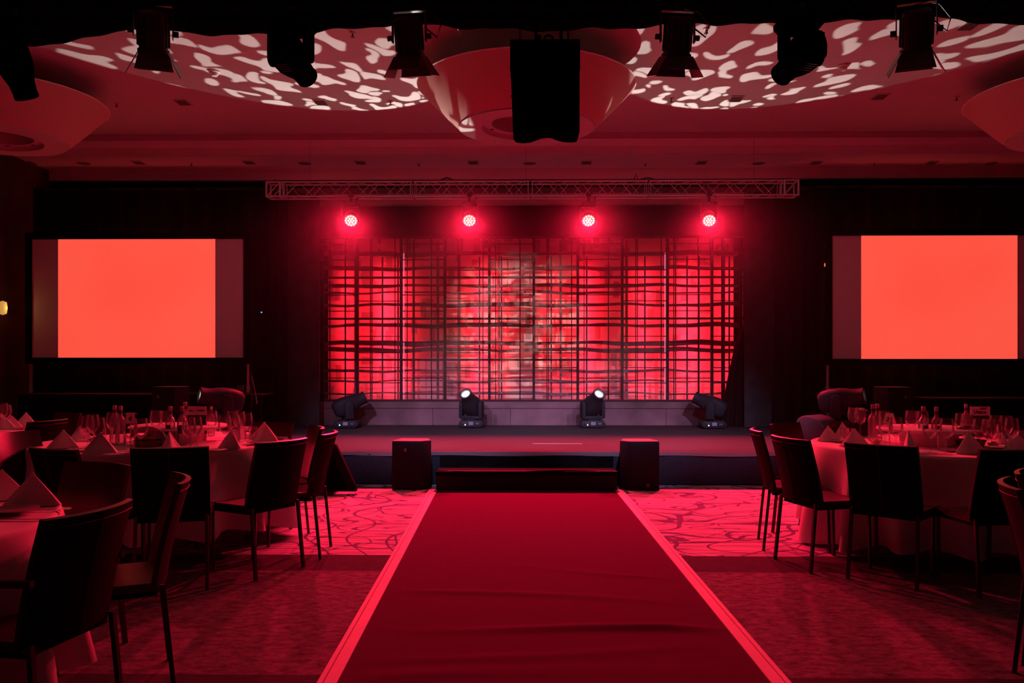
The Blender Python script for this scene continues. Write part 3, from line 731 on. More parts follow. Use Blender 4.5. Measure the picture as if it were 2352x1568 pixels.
def fresnel(px, py, lab, pan, tilt, sc=1.0, wash=None):
    p = PY(px, py, YF-.05); t = thing('barn_door_lamp', lab, 'stage light', p, 0, 'barn-door lamps under the front truss'); t.scale = (sc,)*3
    q = Matrix.Rotation(pan, 4, 'Z') @ Matrix.Rotation(tilt, 4, 'X')
    bb = B(); rr = []
    def oct_(r, z, p_=.75):
        o_ = []
        for k in range(24):
            a = 2*PI*k/24+PI/8; c_, s_ = math.cos(a), math.sin(a)
            o_.append(q @ Vector((r*math.copysign(abs(c_)**p_, c_), r*math.copysign(abs(s_)**p_, s_), z)))
        return o_
    bb.loft([oct_(.08, .17), oct_(.10, .15), oct_(.105, .0), oct_(.10, -.10), oct_(.112, -.105), oct_(.112, -.125), oct_(.095, -.125)]); bd_ = bb.out('housing', 'fixture', t)
    bb = B()
    for k in range(12):
        a = 2*PI*k/12; m_ = q @ Matrix.Rotation(a, 4, 'Z'); bb.box((.098, -.006, -.08), (.116, .006, .13), mtx=m_)
    bb.out('cooling_fins', 'fixture', bd_, smooth=False)
    for k, (spread, L, w0, w1) in enumerate(((.5, .17, .10, .15), (.25, .15, .10, .13), (.5, .17, .10, .15), (.9, .16, .10, .12))):
        m_ = q @ Matrix.Rotation(k*PI/2, 4, 'Z') @ Matrix.Translation((.105, 0, -.125)) @ Matrix.Rotation(-spread, 4, 'Y')
        bb = B(); pts = [(-w0, 0), (w0, 0), (w1, -L), (-w1, -L)]
        v = [m_ @ Vector((0, a, c)) for a, c in pts]; v2 = [m_ @ Vector((.004, a, c)) for a, c in pts]
        bb.loft([v, v2]); bb.out('barn_door', 'fixture', t, smooth=False)
    bb = B(); m_ = Matrix.Rotation(pan, 4, 'Z')
    for s_ in (-1, 1): bb.box((s_*.135-.004, -.02, -.02), (s_*.135+.004, .02, .22), mtx=m_)
    bb.box((-.139, -.02, .22), (.139, .02, .228), mtx=m_)
    bb.out('yoke', 'fixture', t, smooth=False)
    for s_ in (-1, 1): B().tube([m_ @ Vector((s_*.137, 0, .02)), m_ @ Vector((s_*.175, 0, .02))], .022, 10).out('tilt_knob', 'blackmetal', t)
    if wash: spot('wash_beam', t, (q @ Vector((0, 0, -.30, 1))).to_3d(), None, WASH_W, (.76, .60, 1.0), 40, .8, .06, world_dir=Vector(wash)-p)
    hz = (4.11-p.z)/sc; bb = B(); bb.box((-.02, -.025, .228), (.02, .025, max(.26, hz+.05))); bb.out('clamp', 'blackmetal', t, smooth=False)
    B().tube([(.12, 0, .10), (.22, .0, .02), (.25, 0, .12), (.17, .0, .22), (.06, .03, .26)], .007, 6).out('cable', 'blackmetal', t)
    return t
fresnel(352, 80, 'barn-door lamp hanging left of the leftmost complete moving light', .35, .42, 1.05, wash=(-1.5, 11.6, .6))
fresnel(940, 92, 'barn-door lamp hanging just left of the centre shade', -.15, .30, .98, wash=(-.8, 11.4, .4))
fresnel(1556, 92, 'barn-door lamp hanging right of the centre shade', .12, .30, .98, wash=(1.0, 11.4, .4))
fresnel(2105, 78, 'barn-door lamp hanging nearest the right edge', -.35, .40, 1.05, wash=(1.9, 11.6, .6))
moving_head(tuple(PY(668, 40, YF)), PY(1170, 740, 13.3), 'black moving light hanging between the two left barn-door lamps', hang=True, group='moving lights under the front truss', scale=.95, watts=FRONT_W, gobo=dict(scale=26, th=.53, leak=.06, seed=3.3, soft=.04, dist=.8), size=19, color=(1, .86, .80))
moving_head(tuple(PY(1840, 36, YF)), PY(1215, 720, 13.3), 'black moving light hanging between the two right barn-door lamps', hang=True, group='moving lights under the front truss', scale=.95, watts=FRONT_W, gobo=dict(scale=26, th=.53, leak=.06, seed=8.1, soft=.04, dist=.8), size=19, color=(1, .86, .80))
moving_head(tuple(PY(32, 52, YF)), (-3.0, 7.4, 0), 'black moving light hanging at the left edge of the photo', hang=True, group='moving lights under the front truss', scale=.95)

# line array speaker
la = thing('line_array_speaker', 'black line array loudspeaker hanging in front of the centre shade', 'loudspeaker', PY(1252, 92, 6.4), 0)
k_ = 6.4/F; bz = lambda py: (92-py)*k_
hwid = 80.5*k_
B().box((-hwid, 0, bz(155)), (hwid, .25, bz(96)), bev=.008).out('top_cabinet', 'hungblack', la)
pts = [(-hwid+.005, bz(160))]+[(-hwid+.022, bz(299))]+[((px-1252)*k_, bz(py-19)) for px, py in ((1184, 326), (1200, 328.5), (1218, 327), (1232, 322), (1245, 316.5), (1258, 315), (1270, 317), (1282, 322), (1296, 325.5), (1312, 327), (1328, 326))]+[(hwid-.004, bz(301)), (hwid-.004, bz(160))]
B().prism(pts[::-1], 'y', 0, .25).out('lower_cabinet', 'hungblack', la, smooth=False)
B().box((-hwid+.003, -.006, bz(221)), (hwid-.01, .0, bz(219.5))).out('cabinet_joint', 'hungblack', la, smooth=False)
B().box((-hwid+.0, -.01, bz(159)), (-hwid+.02, .03, bz(154))).out('rigging_pin', 'hungblack', la, smooth=False)
B().box((hwid-.02, -.01, bz(159)), (hwid, .03, bz(154))).out('rigging_pin', 'hungblack', la, smooth=False)
B().box((-hwid, .0, bz(96)), (hwid, .25, bz(90)), bev=.004).out('rigging_frame', 'hungblack', la)
bb = B()
for px in (1193, 1196, 1305, 1307): bb.tube([((px-1252)*k_, .1, bz(92)), ((px-1252)*k_, .1, bz(92)+.36)], .003, 6)
bb.out('suspension_wire', 'hungblack', la)
for px, d_ in ((1234, -2), (1295, -4)): B().box(((px-1252)*k_-.012, .08, bz(90)), ((px-1252)*k_+.012, .1, bz(90)+.36), mtx=Matrix.Translation((d_*.004, 0, 0))).out('strap', 'hungblack', la, smooth=False)
B().tube([(.03+.035*math.cos(a), .1, bz(80)+.035*math.sin(a)) for a in [i*PI/6 for i in range(-1, 11)]], .009, 8).out('shackle', 'hungblack', la)
B().lathe([(.018, bz(90)), (.018, bz(70)), (0, bz(70))], 12, (-.045, .1, 0)).out('bolt', 'hungblack', la)

# ================================================================== SCREENS
def screen(px0, px1, py0, py1, Y, s0, s1, lab, legs):
    xa, xb = bx(px0, Y), bx(px1, Y); z1 = CH+(HY-py0)*Y/F; z0 = CH+(HY-py1)*Y/F; xm = (xa+xb)/2
    t = thing('projection_screen', lab, 'screen', (xm, Y, 0), 0, 'projection screens'); hw_ = (xb-xa)/2
    fw = .09
    bb = B(); bb.box((-hw_-fw, -.02, z1), (hw_+fw, .03, z1+fw)); bb.box((-hw_-fw, -.02, z0-fw), (hw_+fw, .03, z0))
    bb.box((-hw_-fw, -.02, z0), (-hw_, .03, z1)); bb.box((hw_, -.02, z0), (hw_+fw, .03, z1)); bb.out('frame', 'screenframe', t, smooth=False)
    u0, u1 = bx(s0, Y)-xm, bx(s1, Y)-xm
    if u0 > -hw_: B().box((-hw_, .0, z0), (u0, .01, z1)).out('blank_screen', 'screenblank', t, smooth=False)
    B().box((u0, 0, z0), (min(u1, hw_), .01, z1)).out('projected_image', 'screen', t, smooth=False)
    if u1 < hw_: B().box((u1, .0, z0), (hw_, .01, z1)).out('blank_screen', 'screenblank', t, smooth=False)
    for s_ in (-1, 1):
        bb = B(); x = s_*(hw_+.045); bb.box((x-.015, .035, 0), (x+.015, .06, z0+.1)); bb.box((x-.022, .03, .93), (x+.022, .065, 1.03), bev=.004)
        bb.box((x-.02, -.3, 0), (x+.02, .4, .03)); l = bb.out('leg', 'alu', t, smooth=False)
    for s_ in (-1, 1):
        for i in range(4): B().box((s_*(hw_+fw+.004)-.008, -.0, z0+.2+i*.45), (s_*(hw_+fw+.004)+.008, .02, z0+.26+i*.45)).out('latch', 'fixture', t, smooth=False)
    return t
screen(74, 560, 547, 821, 11.9, 133.5, 494.5, 'left projection screen showing a plain coral image with grey sides', 1)
screen(1911, 2399, 543, 824, 11.9, 1978, 2337, 'right projection screen showing a plain coral image, cut by the photo edge', 1)
# low black counters beneath the screens
def counter(px0, px1, Y, z, lab, zb_=0):
    x0, x1 = bx(px0, Y), bx(px1, Y); t = thing('draped_counter', lab, 'table', ((x0+x1)/2, Y, zb_), 0, 'black draped counters below the screens'); h_ = (x1-x0)/2; z = z-zb_
    B().box((-h_, 0, z-.02), (h_, .5, z), bev=.004).out('top', mat('counter_top', (.02, .010, .012), .6), t)
    B().sheet(drape_fn(-h_, h_, 0.005, z-.02, .015, .25), int(h_*60), 2, (0, .01, 0)).out('skirt', 'drape', t)
    return t
counter(528, 602, 11.2, CH-76*11.2/F, 'small black draped counter holding a tumbler, left stage side', ZS)
counter(40, 430, 11.2, CH-76*11.2/F, 'long low black draped counter below the left screen')
counter(2125, 2480, 11.2, CH-84*11.2/F, 'long low black draped counter below the right screen')
# risers for side moving lights
def riser(px0, px1, Y, lab):
    x0, x1 = bx(px0, Y), bx(px1, Y); t = thing('equipment_riser', lab, 'riser', ((x0+x1)/2, Y, ZS), 0, 'risers on the stage ends'); h_ = (x1-x0)/2
    B().box((-h_, 0, .0), (h_, .55, .195)).out('box', 'case', t, smooth=False)
    B().box((-h_-.01, -.01, .195), (h_+.01, .56, .213), bev=.004).out('metal_edge_lid', mat('brushed_edge', (.35, .34, .42), .4, metal=.7), t)
    return t
# stage only reaches the riser fronts: keep them beside it
R1_ = riser(440, 566, 9.7, 'dark riser carrying the left side moving light')
R2_ = riser(1892, 2085, 9.7, 'dark riser with pale edge carrying the right side moving light')

# floor speakers
def loudspeaker(loc, lab, rz=0, logo=(-.06, .43), mirror=1, group='loudspeakers by the stage step'):
    t = thing('loudspeaker', lab, 'loudspeaker', loc, rz, group); H = .52
    m_ = mirror
    pts = [(-.205*m_, 0), (.10*m_, -.015), (.205*m_, .10), (.15*m_, .33), (-.15*m_, .33), (-.205*m_, .12)]
    if m_ < 0: pts = pts[::-1]
    B().prism(pts, 'z', 0, H, bev=.006).out('cabinet', 'speaker', t)
    tp = [(a*.96, .004+b_*.96) for a, b_ in pts]
    B().prism(tp, 'z', H+.0005, H+.004).out('top_sheen', mat('cabinet_top_sheen', (.13, .11, .12), .55), t, smooth=False)  # paler sheet added on top to imitate the light it reflects
    g = [(-.20*m_, -.008), (.098*m_, -.023), (.098*m_, -.012), (-.20*m_, .003)]
    if m_ < 0: g = g[::-1]
    B().prism(g, 'z', .02, H-.03).out('grille', 'grille', t, smooth=False)
    B().box((logo[0]-.013, -.026, logo[1]-.017), (logo[0]+.013, -.014, logo[1]+.017)).out('logo_plate', mat('bronze_logo', (.20, .12, .07), .5), t, smooth=False)
    text('logo_mark', '\\', .03, 'ink', t, (logo[0], -.0265, logo[1]), bold=.001)
    return t
pL, pR = PZ(953, 1115, 0), PZ(1464, 1119, 0)
loudspeaker((pL.x+.0, 9.08, 0), 'black floor loudspeaker on the left of the stage step, badge near the top')
loudspeaker((pR.x-.0, 9.08, 0), 'black floor loudspeaker on the right of the stage step, badge near the bottom', logo=(.08, .06), mirror=-1)
for px, lab, mir in ((388, 'tall black loudspeaker standing below the left screen', 1), (2054, 'tall black loudspeaker standing below the right screen', -1)):
    x = bx(px, 10.75); tp = CH-(60)*10.75/F
    s_ = thing('subwoofer', lab.replace('tall black loudspeaker standing', 'black subwoofer box under the loudspeaker'), 'subwoofer', (x, 10.7, 0), 0, 'subwoofers below the screens')
    B().box((-.21, 0, 0), (.21, .40, tp-.52), bev=.01).out('cabinet', 'speaker', s_)
    B().box((-.19, -.006, .02), (.19, .0, tp-.55)).out('grille', 'grille', s_, smooth=False)
    loudspeaker((x, 10.72, tp-.52), lab, mirror=mir, group='loudspeakers below the screens', logo=(-.12*mir, .40))

# stage monitors (wedges)
def wedge(px, Y, z, rz, lab, sc=1.0, m='wedge'):
    t = thing('stage_monitor', lab, 'stage monitor', (bx(px, Y), Y, z), rz, 'grey stage monitors'); t.scale = (sc,)*3
    B().prism([(-.20, .0), (.20, 0), (.25, .05), (.12, .36), (.03, .40), (-.16, .36), (-.24, .25)], 'x', -.20, .20, bev=.03).out('cabinet', m, t)
    bb = B(); bb.box((-.18, .0, -.003), (.18, .30, .004), mtx=Matrix.Translation((0, .235, .07)) @ Matrix.Rotation(PI/2-.0+.4, 4, 'X')); bb.out('grille', 'grille', t, smooth=False)
    B().box((-.06, -.215, .12), (.06, -.205, .20)).out('socket_plate', 'blackmetal', t, smooth=False)
    return t
wedge(1872, 9.8, ZS, .75, 'large grey stage monitor behind the right table, top catching red light', .98)
wedge(1962, 9.95, .59, .2, 'small rounded stage monitor on the riser behind the right glasses', .62)
wedge(516, 9.9, .59, -.4, 'small stage monitor with bright edges behind the left glasses', .5)
# confidence monitor: tilted black panel on a foot
q0, q1 = PZ(742, 1124, 0), PZ(828, 1122, 0)
cm = thing('floor_display', 'tilted black floor display behind the left chairs facing the stage', 'display', ((q0.x+q1.x)/2-.1, 8.75, 0))
B().prism([(-.52, .03), (.33, .03), (.335, .06), (.12, .515), (.09, .53), (-.28, .53), (-.30, .515)], 'y', 0, .07, bev=.01).out('panel', mat('display_back_black', (.004, .003, .0035), .7, spec=.08), cm)
B().box((-.5, -.08, 0), (.10, .28, .03), bev=.006).out('foot', 'blackmetal', cm)
B().prism([(-.45, .05), (.24, .05), (.09, .40), (-.28, .40)], 'y', -.008, .0).out('rear_cover', 'hungblack', cm, smooth=False)

# thin stand, glass on counter, indicator leds, sconce
ms = thing('microphone_stand', 'thin dark stand with a tilted rod right of the left screen', 'stand', (bx(577, 11.0), 11.0, 0))
B().tube([(0, 0, .02), (0, 0, 1.25)], .009).out('pole', 'blackmetal', ms)
B().tube([(-.0, 0, 1.2), (.06, -.02, .95), (.08, -.02, .82)], .007, r2=.012).out('hanging_rod', mat('grey_rod', (.12, .1, .12), .4), ms)
B().lathe([(.14, 0), (.14, .015), (.02, .03), (0, .03)], 20).out('foot', 'blackmetal', ms)
il = tag(B().box((-.008, 0, -.008), (.008, .02, .008)).out('indicator_light', 'bluled'), 'tiny blue indicator light in the dark right of the left screen', 'indicator light'); il.location = PY(600, 717, 12.49)
il = tag(B().box((-.006, 0, -.022), (.006, .02, .022)).out('indicator_light', 'orangeled'), 'tiny orange indicator at the left edge of the right screen', 'indicator light'); il.location = PY(1895, 608, 11.82)
sc_ = thing('wall_sconce', 'small warm wall lamp at the left edge of the photo', 'wall lamp', (XL, 11.70, 2.12))
B().lathe([(0, -.10), (.05, -.08), (.06, .0), (.05, .08), (0, .10)], 16, (.07, 0, 0)).out('glass', 'warm', sc_)
B().box((0, -.03, -.04), (.03, .03, .04)).out('bracket', 'blackmetal', sc_, smooth=False)
pl_ = bpy.data.lights.new('sconce_glow', 'POINT'); pl_.energy = .4; pl_.color = (1, .5, .12); pl_.shadow_soft_size = .05
po = bpy.data.objects.new('sconce_glow', pl_); COL.objects.link(po); po.parent = sc_; po.location = (.16, 0, 0)

# ================================================================== CHAIRS
def make_chair(arms=False):
    t = thing('dining_chair', '', 'chair')
    bb = B()
    def seat(u, v):
        x = -.21+.42*u; y = -.19+.42*v
        return (x, y, .462-.012*math.cos((u-.5)*PI)*math.sin(v*PI)-.02*max(0, v-.85)/.15)
    bb.sheet(seat, 8, 10, (0, 0, -.035)); bb.out('seat', 'leather', t)
    def back(u, v):
        x = (u-.5); w_ = .44-.02*v*0; z = .435+.43*v
        y = -.205-.10*v**1.3+.05*(2*x)**2-.03
        return (x*w_, y, z-.012*(1-4*x*x)*(1 if v > .99 else 0)*0)
    bk = B().sheet(back, 12, 12, (0, .022, .004)).out('backrest', 'leather', t)
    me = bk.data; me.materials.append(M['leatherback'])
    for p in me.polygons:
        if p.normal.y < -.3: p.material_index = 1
    def off(u, v, d=-.0015): p = back(u, v); return (p[0], p[1]+d, p[2])
    bb = B(); bb.tube([off(.5, v/10) for v in range(11)], .0018, 4)
    bb.tube([off(u/12, .93) for u in range(13)], .0016, 4); bb.out('stitching', 'stitch', bk)
    for s_ in (-1, 1):
        B().box((-.0095, -.0095, 0), (.0095, .0095, 1), mtx=Matrix(((1, 0, (s_*.20-s_*.208), s_*.208), (0, 1, (-.21+.255), -.255), (0, 0, .45, 0), (0, 0, 0, 1)))).out('leg', 'leg', t, smooth=False)
        B().box((-.0095, -.0095, 0), (.0095, .0095, 1), mtx=Matrix(((1, 0, 0, s_*.195), (0, 1, -.012, .205), (0, 0, .43, 0), (0, 0, 0, 1)))).out('leg', 'leg', t, smooth=False)
        if arms:
            pts = [(s_*.225, -.24, .66), (s_*.235, -.1, .655), (s_*.24, .08, .65), (s_*.24, .155, .635), (s_*.238, .185, .60), (s_*.232, .195, .52), (s_*.21, .195, .44)]
            B().tube(pts, .014, 8).out('armrest', 'leg', t)
    B().box((-.20, -.19, .405), (.20, .20, .430)).out('seat_frame', 'leatherback', t, smooth=False)
    return t
protoC, protoA = make_chair(), make_chair(True)
used = {False: False, True: False}
def chair(px, py, face, lab, grp, arms=False, dz=0):
    f = Vector((face[0], face[1])).normalized(); p = PZ(px, py, .865)
    loc = (p.x+f.x*.31, p.y+f.y*.31, 0); rz = math.atan2(-f.x, f.y)
    pr = protoA if arms else protoC
    if not used[arms]:
        used[arms] = True; pr.location = loc; pr.rotation_euler = (0, 0, rz); pr['label'] = lab; pr['group'] = grp; return pr
    return dup(pr, loc, rz, lab, group=grp)
G1, G2, G3, G4, G5 = 'chairs around the table numbered four', 'chairs around the far left table', 'chairs around the near left table', 'chairs around the right table', 'chairs cut by the right edge'
chair(388, 1029, (-.25, .97), 'black chair seen square from behind at the near side of the table with card four', G1)
chair(108, 1031, (.45, .89), 'black chair seen from behind, left of the front chairs of the table with card four', G1)
chair(22, 993, (.97, -.24), 'chair at the left photo edge with bright red glossy backrest', G1)
chair(658, 1012, (-.87, .49), 'dark chair angled away at the right front of the table with card four', G1)
chair(766, 993, (-1, -.05), 'chair seen edge-on nearest the stage aisle with red-lit top rim', G1)
chair(736, 980, (-.909, -.416), 'chair with orange glint on the backrest behind the edge-on chair', G1)
chair(635, 970, (-.454, -.89), 'dark chair on the far right side of the table with card four', G1)
chair(119, 966, (-.97, .235), 'dark chair seen from behind between the far left table and table four', G2)
chair(166, 948, (-.53, -.846), 'chair with pale greenish sheen on the backrest, far left behind the glasses', G2)
chair(238, 1063, (-.38, -.92), 'armchair with red leather backrest facing the near left table', G3, True)
chair(227, 1170, (-.98, .19), 'large black armchair from behind in the left foreground', G3, True)
chair(425, 1096, (-.9, -.43), 'chair in side view with pale seat, foreground between the left tables', G3)
chair(1730, 986, (.985, -.18), 'slim edge-on chair at the aisle side of the right table', G4)
chair(1803, 1005, (.96, .27), 'dark chair with bright red top edge at the left of the right table', G4)
chair(1793, 972, (.67, -.74), 'chair with red-lit backrest behind the chairs left of the right table', G4)
chair(2017, 1022, (.67, .74), 'large black chair from behind in front of the right table', G4)
chair(2340, 1033, (-.15, 1), 'black chair from behind in front of the right table near the photo edge', G4)
chair(1945, 969, (.3, -.95), 'dark chair on the far side of the right table before the riser', G4)
chair(2306, 1108, (.91, -.42), 'side-on chair with rounded red top rim in the right foreground', G5)
chair(2352, 1078, (.7, -.7), 'armchair with glossy backrest cut by the right photo edge', G5, True)

# ================================================================== TABLES
ZTAB = .75
def table(cx_, cy_, Rr, lab, clab, hem=.13, seed=0):
    t = thing('round_table', lab, 'table', (cx_, cy_, 0), 0, 'round banquet tables')
    B().lathe([(0, .715), (Rr-.02, .715), (Rr-.015, .73), (Rr-.02, .742), (0, .742)], 64).out('tabletop', 'wood', t)
    for k in range(4):
        a = PI/4+k*PI/2; r_ = Rr*.62
        B().tube([(r_*math.cos(a), r_*math.sin(a), 0), (r_*math.cos(a)*.95, r_*math.sin(a)*.95, .715)], .018).out('leg', 'blackmetal', t)
    rr = random.Random(seed); N = 240
    ph = [rr.random()*6.28 for _ in range(6)]; nf = 14
    def fold(a): return .5+.5*math.sin(nf*a+ph[0]+1.1*math.sin(3*a+ph[1])+.7*math.sin(5*a+ph[2]))
    rings = []
    for r in (0.02, Rr*.4, Rr*.8, Rr*.97): rings.append([Vector((r*math.cos(2*PI*k/N), r*math.sin(2*PI*k/N), ZTAB-.003)) for k in range(N)])
    for dr, z in ((.985, .7485), (1.0, .742), (1.006, .728)): rings.append([Vector((Rr*dr*math.cos(2*PI*k/N), Rr*dr*math.sin(2*PI*k/N), z)) for k in range(N)])
    steps = 12
    for s_ in range(1, steps+1):
        f = s_/steps; ring = []
        for k in range(N):
            a = 2*PI*k/N; fo = fold(a); amp = (.14*f**.8)*(fo**1.5)-.045*f*(1-fo)
            h_ = hem+.045*math.sin(2*a+ph[3])+.02*math.sin(5*a+ph[4])-.02*fo
            z = .728+(h_-.728)*f
            r = Rr*1.006+amp+.008*math.sin(11*a+ph[5]+4*f)*f
            ring.append(Vector((r*math.cos(a), r*math.sin(a), z)))
        rings.append(ring)
    bb = B(); bb.loft(rings, caps=False); bb.bm.verts.ensure_lookup_table()
    bb.bm.faces.new([bb.bm.verts[i] for i in range(N)])
    c = tag(bb.out('tablecloth', 'cloth', ang=80), clab, 'tablecloth', 'white tablecloths'); c.location = (cx_, cy_, 0)
    return t, c
C1 = Vector((PY(378, 829, 6.65).x, 6.65)); C4 = Vector((3.12, 6.5))
C3 = Vector((-2.83, 3.21)); C2 = Vector((-5.34, 7.43))
table(C1.x, C1.y, .95, 'round table with card number four, left of the aisle', 'white cloth on the table with card number four', seed=3)
table(C4.x, C4.y, .91, 'round table right of the aisle', 'white cloth on the right table with bunched folds', .10, seed=8)
table(C3.x, C3.y, .93, 'round table cut by the left edge in the foreground', 'white cloth with creased corner in the left foreground', seed=5)
table(C2.x, C2.y, .88, 'round table far left behind the others', 'white cloth on the far left table', seed=6)

def stand(c, px, lab):
    x = PY(px, 829, c.y).x
    t = thing('display_stand', lab, 'display stand', (x, c.y+.02, ZTAB), 0, 'raised round stands')
    B().lathe([(0, .10), (.35, .10), (.368, .108), (.37, .118), (.36, .125), (0, .125)], 64).out('round_top', 'cloth', t)
    B().lathe([(.20, 0), (.21, .1)], 48).out('cloth_wrapped_base', 'cloth', t)
stand(C1, 408, 'raised round white stand in the middle of the table with card four')
stand(C4, 2136, 'raised round white stand in the middle of the right table')

# napkins: folded pyramids standing on the table
def napkin_mesh():
    bb = B(); N = 36; rings = []
    for i in range(9):
        f = i/8; ring = []
        for k in range(N):
            a = 2*PI*k/N
            # rounded triangle plan with wide front
            x = .115*math.copysign(abs(math.cos(a))**.95, math.cos(a)); y = .045*math.sin(a)-(.012*math.cos(3*a) if math.sin(a) < 0 else 0)
            if math.sin(a) > 0: x *= (1-.25*math.sin(a))
            ring.append(Vector((x*(1-f)**(1.0)+.0, y*(1-f)**.9+.012*f, .135*f+.002*math.sin(PI*f))))
        rings.append(ring if i < 8 else ring)
    rings[-1] = [Vector((.004*math.cos(2*PI*k/N), .012+.004*math.sin(2*PI*k/N), .1345)) for k in range(N)]
    return bb.loft(rings)
NP = None
def place(proto, name, label, cat, loc, rz, group, build):
    pass
napk_n = 0
def napkin(px, py_base, sc, lab, rz=0, grp='napkins on the table with card four', sx=1):
    global NP
    p = PZ(px, py_base, ZTAB)
    if NP is None:
        NP = napkin_mesh().out('folded_napkin', 'napkin', ang=50); o = NP
    else: o = NP.copy(); COL.objects.link(o)
    tag(o, lab, 'napkin', grp); o.location = (p.x, p.y+.04*sc, ZTAB+.001); o.rotation_euler = (0, 0, rz); o.scale = (sc*sx, sc, sc)
    return o
T1n = [(138, 1030, .98, 'white pyramid napkin at the left rim of the table with card four', .3, 1),
       (180, 1013, .9, 'white pyramid napkin behind the leftmost napkin of that table, by the wine glasses', .9, 1),
       (222, 1041, 1.05, 'large white pyramid napkin left of the bread basket, nearest the camera', .15, 1.0),
       (386, 1036, .98, 'narrow white napkin cone in front of the labelled bottles', 1.1, .8),
       (524, 1030, 1.0, 'white pyramid napkin right of the dark menu card', -.5, 1),
       (607, 1015, .95, 'white pyramid napkin nearest the right rim of the table with card four', -.1, 1),
       (602, 1008, 1.0, 'white napkin standing just behind the right rim napkin', -.2, 1.1),
       (548, 1008, .9, 'white napkin half hidden behind the right cluster of wine glasses', .9, .8)]
for a in T1n: napkin(a[0], a[1], a[2], a[3], a[4], sx=a[5])
T4n = [(1907, 1013, .88, 'white pyramid napkin at the left rim of the right table', .2, 1), (1940, 1003, .88, 'white napkin behind the left rim napkin, before the grey monitor', .4, 1),
       (1968, 1026, .98, 'white pyramid napkin left of the tent card, behind the big black chair', -.1, 1), (2098, 1040, 1.12, 'round-shouldered white napkin in front of the raised stand', 1.0, .9),
       (2236, 1042, 1.1, 'white pyramid napkin right of the dark plate on the right table', .3, 1), (2342, 1033, 1.0, 'white napkin cut by the right photo edge', .2, 1), (2303, 1018, 1.05, 'tall white napkin among the rightmost wine glasses', 1.2, .8)]
for a in T4n: napkin(a[0], a[1], a[2], a[3], a[4], 'napkins on the right table', a[5])
napkin(60, 1165, 1.05, 'large dark red-lit pyramid napkin in the left foreground', .25, 'napkins on the near left table')
napkin(-8, 1150, 1.0, 'napkin cut by the left edge in the foreground', .6, 'napkins on the near left table')
for px, py, sc, lab, rz in ((18, 983, .95, 'white napkin on the far left table, behind its neighbour', .4), (53, 979, 1.0, 'white pyramid napkin at the right rim of the far left table', .1), (0, 986, 1.0, 'white napkin on the far left table cut by the photo edge', .5)):
    napkin(px, py, sc, lab, rz, 'napkins on the far left table')

# glasses
def wine_prof(): return [(.0, 0), (.034, .001), (.033, .003), (.006, .008), (.0038, .02), (.0038, .085), (.010, .095), (.030, .112), (.040, .135), (.0425, .150), (.040, .175), (.0345, .215), (.0335, .215), (.039, .175), (.0413, .150), (.0388, .136), (.029, .114), (.009, .098), (.0, .096)]
WG = None
def copy_or(proto, mk):
    if proto is None: return mk()
    o = proto.copy(); COL.objects.link(o); return o
def wine(px, rim_y, lab, grp, sc=1.12):
    global WG
    H = .215*sc; p = PZ(px, rim_y, ZTAB+H)
    o = copy_or(WG, lambda: B().lathe(wine_prof(), 20).out('wine_glass', 'glass', ang=60))
    if WG is None: WG = o
    tag(o, lab, 'wine glass', grp); o.location = (p.x, p.y, ZTAB+.001); o.scale = (sc,)*3
TG = None
def tumbler(px, base_y, lab, grp, sc=1.0):
    global TG
    p = PZ(px, base_y, ZTAB)
    o = copy_or(TG, lambda: B().lathe([(0, 0), (.029, 0), (.030, .004), (.035, .10), (.0335, .10), (.0288, .012), (0, .010)], 20).out('water_glass', 'glass', ang=60))
    if TG is None: TG = o
    tag(o, lab, 'water glass', grp); o.location = (p.x, p.y, ZTAB+.001); o.scale = (sc,)*3
W1 = [(201, 955, 'leftmost wine glass on the table with card four'), (213, 952, 'tallest-looking wine glass of the left trio on table four'), (226, 959, 'wine glass at the right of the left trio on table four'),
      (258, 947, 'wine glass half hidden behind the two clear water bottles'), (299, 962, 'wine glass standing before the number four card'), (324, 961, 'wine glass standing over the bread basket'),
      (358, 943, 'wine glass behind the raised stand, first from the left'), (382, 943, 'wine glass behind the raised stand, beside the first labelled bottle'), (434, 959, 'wine glass half hidden by the second labelled bottle'),
      (449, 957, 'wine glass directly in front of the dark menu card'), (486, 943, 'wine glass behind the menu card at the far rim'), (516, 954, 'wine glass at the left of the right cluster on table four'),
      (534, 944, 'far left wine glass of the right cluster on table four'), (550, 945, 'far middle wine glass of the right cluster on table four'), (537, 953, 'near wine glass of the right cluster above the napkin tip'), (566, 948, 'rightmost wine glass of the right cluster on table four')]
for a in W1: wine(*a, 'wine glasses on the table with card four')
W4 = [(1960, 935, 'leftmost wine glass on the right table'), (1976, 937, 'second wine glass from the left on the right table, touching the first'), (2031, 944, 'far wine glass between bottles and tent card'),
      (2034, 957, 'wine glass in front of the tent card'), (2058, 958, 'wine glass just right of the tent card'), (2093, 943, 'wine glass behind the raised stand, left of the labelled bottles'),
      (2119, 944, 'wine glass half behind the left labelled bottle on the right table'), (2136, 961, 'wine glass between the two labelled bottles'), (2175, 961, 'wine glass right of the labelled bottles before the stand'),
      (2208, 949, 'wine glass left of the single clear bottle'), (2221, 950, 'wine glass in front of the single clear bottle'), (2251, 962, 'large wine glass in front of the sponsor sign'), (2271, 963, 'wine glass under the right corner of the sponsor sign'),
      (2282, 964, 'near wine glass left of the tall napkin'), (2287, 954, 'far wine glass behind the tall napkin'), (2311, 955, 'wine glass right of the tall napkin, farther one'), (2324, 961, 'rightmost wine glass on the right table')]
for a in W4: wine(*a, 'wine glasses on the right table')
wine(7, 926, 'wine glass on the far left table at the photo edge', 'wine glasses on the far left table')
wine(14, 929, 'second wine glass on the far left table beside the napkins', 'wine glasses on the far left table')
